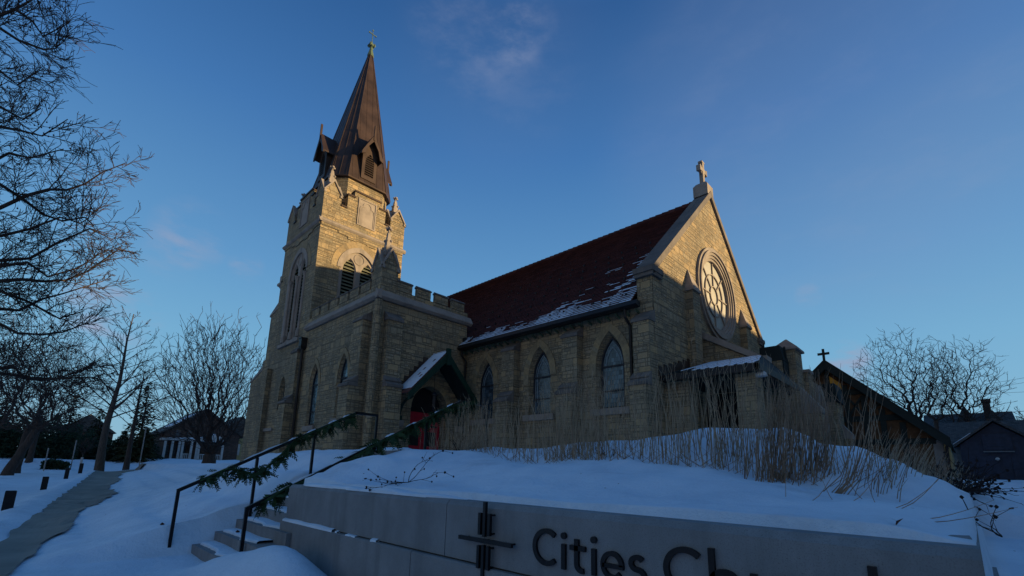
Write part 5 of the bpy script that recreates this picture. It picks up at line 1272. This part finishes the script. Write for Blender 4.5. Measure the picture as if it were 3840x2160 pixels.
# ------------------------------------------------------------------ other buildings
# chapel with a steep dark gable towards the church front
cb = thing('chapel', 'low chapel with a steep dark green gable, brown front and small peak cross', 'chapel', (30, 4.6, 1.6))
CX, CYc, CA, CZ = 28.0, 4.64, 7.50, 3.22; HW = 4.28
m = MB(); m.prism([(CYc-HW+.5, 1.2), (CYc+HW-.5, 1.2), (CYc+HW-.5, CZ+.45), (CYc, CA-.25), (CYc-HW+.5, CZ+.45)], 'x', CX+.35, 41); m.build('gable_wall', 'brown', cb)
for s in (1, -1):
    m = MB(); q = [(CYc+s*HW, CZ), (CYc+s*HW, CZ+.20), (CYc, CA+.10), (CYc, CA-.14)]; m.prism(q, 'x', CX, 41.4); m.build('roof', 'seam', cb)
    m = MB(); q = [(CYc+s*HW, CZ-.30), (CYc+s*(HW+.02), CZ+.06), (CYc, CA+.0), (CYc, CA-.44)]; m.prism(q, 'x', CX-.06, CX-.004); m.build('bargeboard', 'timber', cb)
m = MB()
for y, z0, z1 in ((3.95, 1.3, 6.2), (3.25, 1.3, 5.6), (2.6, 1.3, 4.9), (1.9, 1.3, 4.2), (4.64, 1.3, 6.9), (5.4, 1.3, 6), (6.2, 1.3, 5.4)): m.box(CX+.28, CX+.348, y-.11, y+.11, z0, z1)
for z, yy in ((5.82, 1.25), (4.45, 2.5), (3.3, 3.4)): m.box(CX+.26, CX+.346, CYc-yy-.4, CYc+yy+.4, z-.13, z+.13)
for y0, z0, y1, z1 in ((3.9, 4.6, 3.35, 5.5), (3.2, 4.6, 2.65, 5.2), (3.85, 5.5, 3.3, 4.6)): m.prism([(y0-.06, z0), (y0+.06, z0), (y1+.06, z1), (y1-.06, z1)], 'x', CX+.27, CX+.344)
m.build('timber', 'timber', cb)
m = MB(); m.prism([(4.53, 6.0), (4.53, 6.72), (4.08, 6.28), (4.08, 5.97)], 'x', CX+.22, CX+.26); m.build('amber_panel', 'gold', cb)
m = MB(); m.box(CX+.30, CX+.36, .62, .95, 1.2, 3.35); m.build('pier', 'greywall', cb); m = MB(); m.box(CX+.1, CX+.9, .40, .60, 1.2, 3.2); m.box(CX+.95, 40.9, .5, .62, 1.2, 3.6); m.build('side_wall', 'stucco', cb)
m = MB(); m.tube([(CX+.05, .42, 3.15), (CX+.05, .52, 3.0), (CX+.06, .55, 1.6)], .06, 6); m.build('downspout', 'dark', cb)
m = MB(); m.box(CX+.02, CX+.09, CYc-.055, CYc+.055, CA, CA+.66); m.box(CX+.021, CX+.089, CYc-.26, CYc+.26, CA+.34, CA+.46); m.build('cross', 'timber', cb)
# garage with a cross gable
ga = thing('garage', 'dark blue garage with a wide front gable and grey shingled roof beyond the chapel', 'garage', (58, -2, 1.7))
m = MB(); m.prism([(.2, 1.2), (-4.35, 1.2), (-4.35, 4.6), (-2.07, 6.45), (.2, 4.6)], 'x', 56.2, 61); m.build('front_wall', 'blue', ga)
for s in (1, -1):
    m = MB(); q = [(-2.07+s*2.62, 4.42), (-2.07+s*2.62, 4.62), (-2.07, 6.80), (-2.07, 6.58)]; m.prism(q, 'x', 55.7, 61.5); m.build('gable_roof', 'shingle', ga)
m = MB(); m.prism([(57.2, 4.5), (62.5, 7.15), (68, 4.5)], 'y', -14, 1.45); m.build('main_roof', 'shingle', ga)
MB().box(57.6, 67.6, -13.8, 1.2, 1.2, 4.52).build('rear_wall', 'grey', ga)
for a, b in ((-.10, -2.15), (-2.75, -4.3)):
    m = MB(); m.box(56.12, 56.195, b, a, 1.6, 3.72); d_ = m.build('garage_door', 'blue', ga); m = MB()
    for k in range(4): m.box(56.09, 56.118, b+.05, a-.05, 1.68+k*.52, 2.12+k*.52)
    m.build('door_panel', 'blue', d_)
m = MB(); m.box(56.05, 56.19, -2.95, -1.25, 4.1, 5.5); gw = m.build('gable_window', 'blue', ga); m = MB()
for k in range(5): m.box(56.02, 56.048, -2.9, -1.3, 4.2+k*.25, 4.36+k*.25)
m.build('slat', 'blue', gw); m = MB().box(55.95, 56.2, -3.0, -1.2, 3.98, 4.07); m.build('window_ledge', 'grey', gw)
m = MB(); m.lathe((56.0, -1.95), [(.05, 3.3), (.16, 3.38), (.12, 3.5), (.04, 3.55)], 8); m.build('wall_light', 'white', ga)
m = MB(); m.prism([(.62, 4.64), (.58, 4.70), (-.6, 5.62), (-.62, 5.58)], 'x', 55.75, 55.9); m.build('snow_edge', 'snow', ga)
# distant house with tall chimney, right
ho = thing('house', 'dark distant house with a tall chimney behind the garage roof', 'house', (86, -.5, 1.8))
m = MB(); m.prism([(84, 1.2), (84, 8.6), (88.5, 10.4), (93, 8.6), (93, 1.2)], 'y', -4.9, 3.3); m.build('wall', 'brick', ho)
m = MB(); m.prism([(83.4, 8.3), (83.4, 8.5), (88.5, 10.65), (93.6, 8.5), (93.6, 8.3), (88.5, 10.4)], 'y', -5.2, 3.5); m.build('roof', 'shingle', ho)
m = MB(); m.prism([(-1.9, 8.6), (.4, 8.6), (-.7, 11.2)], 'x', 83.2, 88); m.build('dormer', 'shingle', ho)
m = MB(); m.prism([(-4.3, 8.6), (-2.2, 8.6), (-3.2, 10.4)], 'x', 83.1, 88); m.build('dormer', 'shingle', ho)
m = MB(); m.box(86, 87, -3.25, -2.55, 8, 12.0); m.box(85.9, 87.1, -3.35, -2.45, 11.7, 12.15); m.build('chimney', 'brick', ho)
m = MB(); m.box(83.9, 84.05, .2, 1.0, 7.2, 8.2); m.build('window', 'darkglass', ho)
# white porch house, left, with its dark brick body
hp = thing('house', 'house with white porch columns and snowy roofs behind the round crowned tree', 'house', (17, 84, 1.5))
m = MB(); m.prism([(13.6, 1.2), (23.5, 1.2), (23.5, 6.0), (18.4, 9.6), (13.6, 6.0)], 'y', 84.5, 96); m.build('wall', 'brick', hp)
m = MB(); m.prism([(13.0, 5.7), (13.0, 5.95), (18.4, 9.95), (18.4, 9.6)], 'y', 84, 96.3); m.prism([(24.1, 5.7), (24.1, 5.95), (18.4, 9.95), (18.4, 9.6)], 'y', 84, 96.3); m.build('roof', 'shingle', hp)
m = MB(); m.prism([(13.1, 4.75), (13.1, 5.0), (17.4, 5.0), (17.4, 4.75)], 'y', 81.8, 84.5); m.prism([(17.3, 4.8), (17.3, 5.1), (19.6, 5.9), (21, 5.1), (21, 4.8)], 'y', 81.6, 84.6); m.build('porch_roof', 'white', hp)
m = MB(); m.prism([(13.15, 5.01), (17.3, 5.01), (17.3, 5.3), (13.15, 5.05)], 'y', 81.9, 84.4); m.prism([(17.32, 5.11), (19.6, 5.91), (19.6, 6.05), (17.32, 5.2)], 'y', 81.65, 84.5); m.prism([(14.2, 6.87), (14.2, 6.99), (17.2, 9.2), (17.2, 9.08)], 'y', 84.0, 90); m.build('roof_snow', 'snow', hp)
for x in (13.45, 14.3, 15.15, 15.55, 16.65, 17.35, 17.6, 20.7): MB().box(x-.14, x+.14, 81.9, 82.18, 2.0, 4.8).build('column', 'white', hp)
m = MB().box(13.2, 16.9, 81.95, 84.4, 1.2, 2.05); m.box(17.2, 21, 81.8, 84.4, 1.2, 2.0); m.build('porch_base', 'brick', hp)
m = MB()
for x0, x1 in ((17.7, 20.5), (15.7, 16.5)):
    m.box(x0, x1, 81.98, 82.06, 2.8, 2.9); m.box(x0, x1, 81.98, 82.06, 2.1, 2.18); x = x0+.1
    while x < x1: m.box(x-.04, x+.04, 82.0, 82.05, 2.16, 2.82); x += .22
m.build('railing', 'white', hp)
for x in (14.0, 14.9, 16.1): MB().box(x-.32, x+.32, 84.4, 84.49, 2.6, 4.2).build('window', 'darkglass', hp)
for x in (15.2, 16.6): MB().box(x-.3, x+.3, 84.42, 84.49, 5.3, 6.4).build('window', 'darkglass', hp)
hb = thing('house', 'yellow boarded house glimpsed between the round crowned tree and the church tower', 'house', (24, 84, 1.5))
MB().box(20.8, 27, 86, 92, 1.2, 6.4).build('wall', 'stucco', hb); m = MB(); m.prism([(20.5, 6.3), (27.3, 6.3), (24, 9.4)], 'y', 85.8, 92.2); m.build('roof', 'shingle', hb)
MB().box(21.2, 22.0, 85.9, 85.98, 3.0, 4.8).build('window', 'white', hb); MB().box(23.4, 24.2, 85.9, 85.98, 3.0, 4.8).build('window', 'white', hb)
for i, (x, y, w, h, lab) in enumerate(((-6, 104, 9, 6, 'dark house far along the left verge behind bare trees'), (6.5, 108, 7, 6.5, 'dark house behind the two spruces at the far end of the walk'))):
    hd = thing('house', lab, 'house', (x, y, 1.6)); MB().box(x-w/2, x+w/2, y, y+8, 1.2, h).build('wall', 'brick', hd); m = MB(); m.prism([(x-w/2-.4, h-.1), (x+w/2+.4, h-.1), (x, h+3)], 'y', y-.4, y+8.4); m.build('roof', 'shingle', hd)
# dark hedge at the end of the walk and a wider belt behind
def hedge(label, x0, x1, y, z0, h, seed, n, name='hedge', dep=1.2):
    rr = random.Random(seed); m = MB()
    for _ in range(n):
        x = rr.uniform(x0, x1); p = Vector((x, y+rr.uniform(-dep, dep), z0+h*rr.random()**.8*(.75+.4*noise.noise(Vector((x*.8, seed, 0))))))
        d = Vector((rr.gauss(0, 1), rr.gauss(0, 1), rr.gauss(.3, 1))).normalized()*rr.uniform(.15, .38); w = d.orthogonal().normalized()*rr.uniform(.06, .16)
        m.face([p-w, p+d, p+w, p-d*.4])
    return tag(m.build(name, 'needle', None, uv=False), label, 'hedge')
hedge('low dark hedge beside the far end of the walk', 1.2, 3.1, 66, .7, .9, 2, 900, dep=.6)
hedge('long dark hedge across the far side of the snow before the houses', -8, 13.0, 88, 1.2, 4.8, 5, 8000, dep=1.8)
o = hedge('dark bushes under the white porch', 13.3, 17.4, 81.2, 1.2, .9, 7, 500, 'shrub', .4)
# overhead wires, right
for i, (y0, z0, y1, z1, lab) in enumerate(((-5.5, 9.3, 8, 8.05, 'topmost thin overhead wire crossing the bare trees on the right'), (-5.5, 8.95, 8, 7.75, 'second overhead wire from the top on the right'), (-5.5, 8.0, 8, 8.9, 'overhead wire sloping the other way through the bare trees'), (-5.5, 6.75, 6, 6.65, 'lowest thick overhead cable just above the garage roof'))):
    P = [(50, y0+(y1-y0)*k/10, z0+(z1-z0)*k/10-.16*math.sin(math.pi*k/10)) for k in range(11)]
    tag(MB().tube(P, .012 if i < 3 else .022, 4).build('overhead_wire', 'dark', None), lab, 'wire', 'overhead wires on the right')
# unseen blocks added and sized to keep the low sun off the street
def shade_block(label, x0, x1, y0, y1, h, name, face):
    b = thing(name, label, 'shade block', ((x0+x1)/2, (y0+y1)/2, 1.2)); MB().box(x0, x1, y0, y1, 0, h).build('wall', 'pale', b)
    MB().box(x0-.2, x1+.2, y0-.2, y1+.2, h+.002, h+.3).build('roof', 'shingle', b)
shade_block('added low pale block shading the snow at the camera side, outside the picture', -24, 19.5, -24, -15, 7.5, 'low_shade_block', 'y')
shade_block('added tall narrow pale block shading the overhanging street tree, outside the picture', 20, 28.5, -22, -14, 23.5, 'street_shade_block', 'y')
shade_block('unseen flat roofed block set to cast the shadow on the gable, outside the picture', 28.7, 53, -22, -14, 12.0, 'street_shade_block', 'y')
shade_block('added tall block shading the trees along the far walk, outside the picture', 54, 140, -20, -14.5, 27, 'street_shade_block', 'y')
shade_block('added shade block hidden behind the church', 46, 54, 17, 58, 17, 'rear_shade_block', 'x')
hedge('dark tangle of evergreens filling the far left end of the walk behind the verge trees', -9, 4.5, 84, 1.0, 7.0, 33, 9000, 'evergreen_thicket', 2.2)
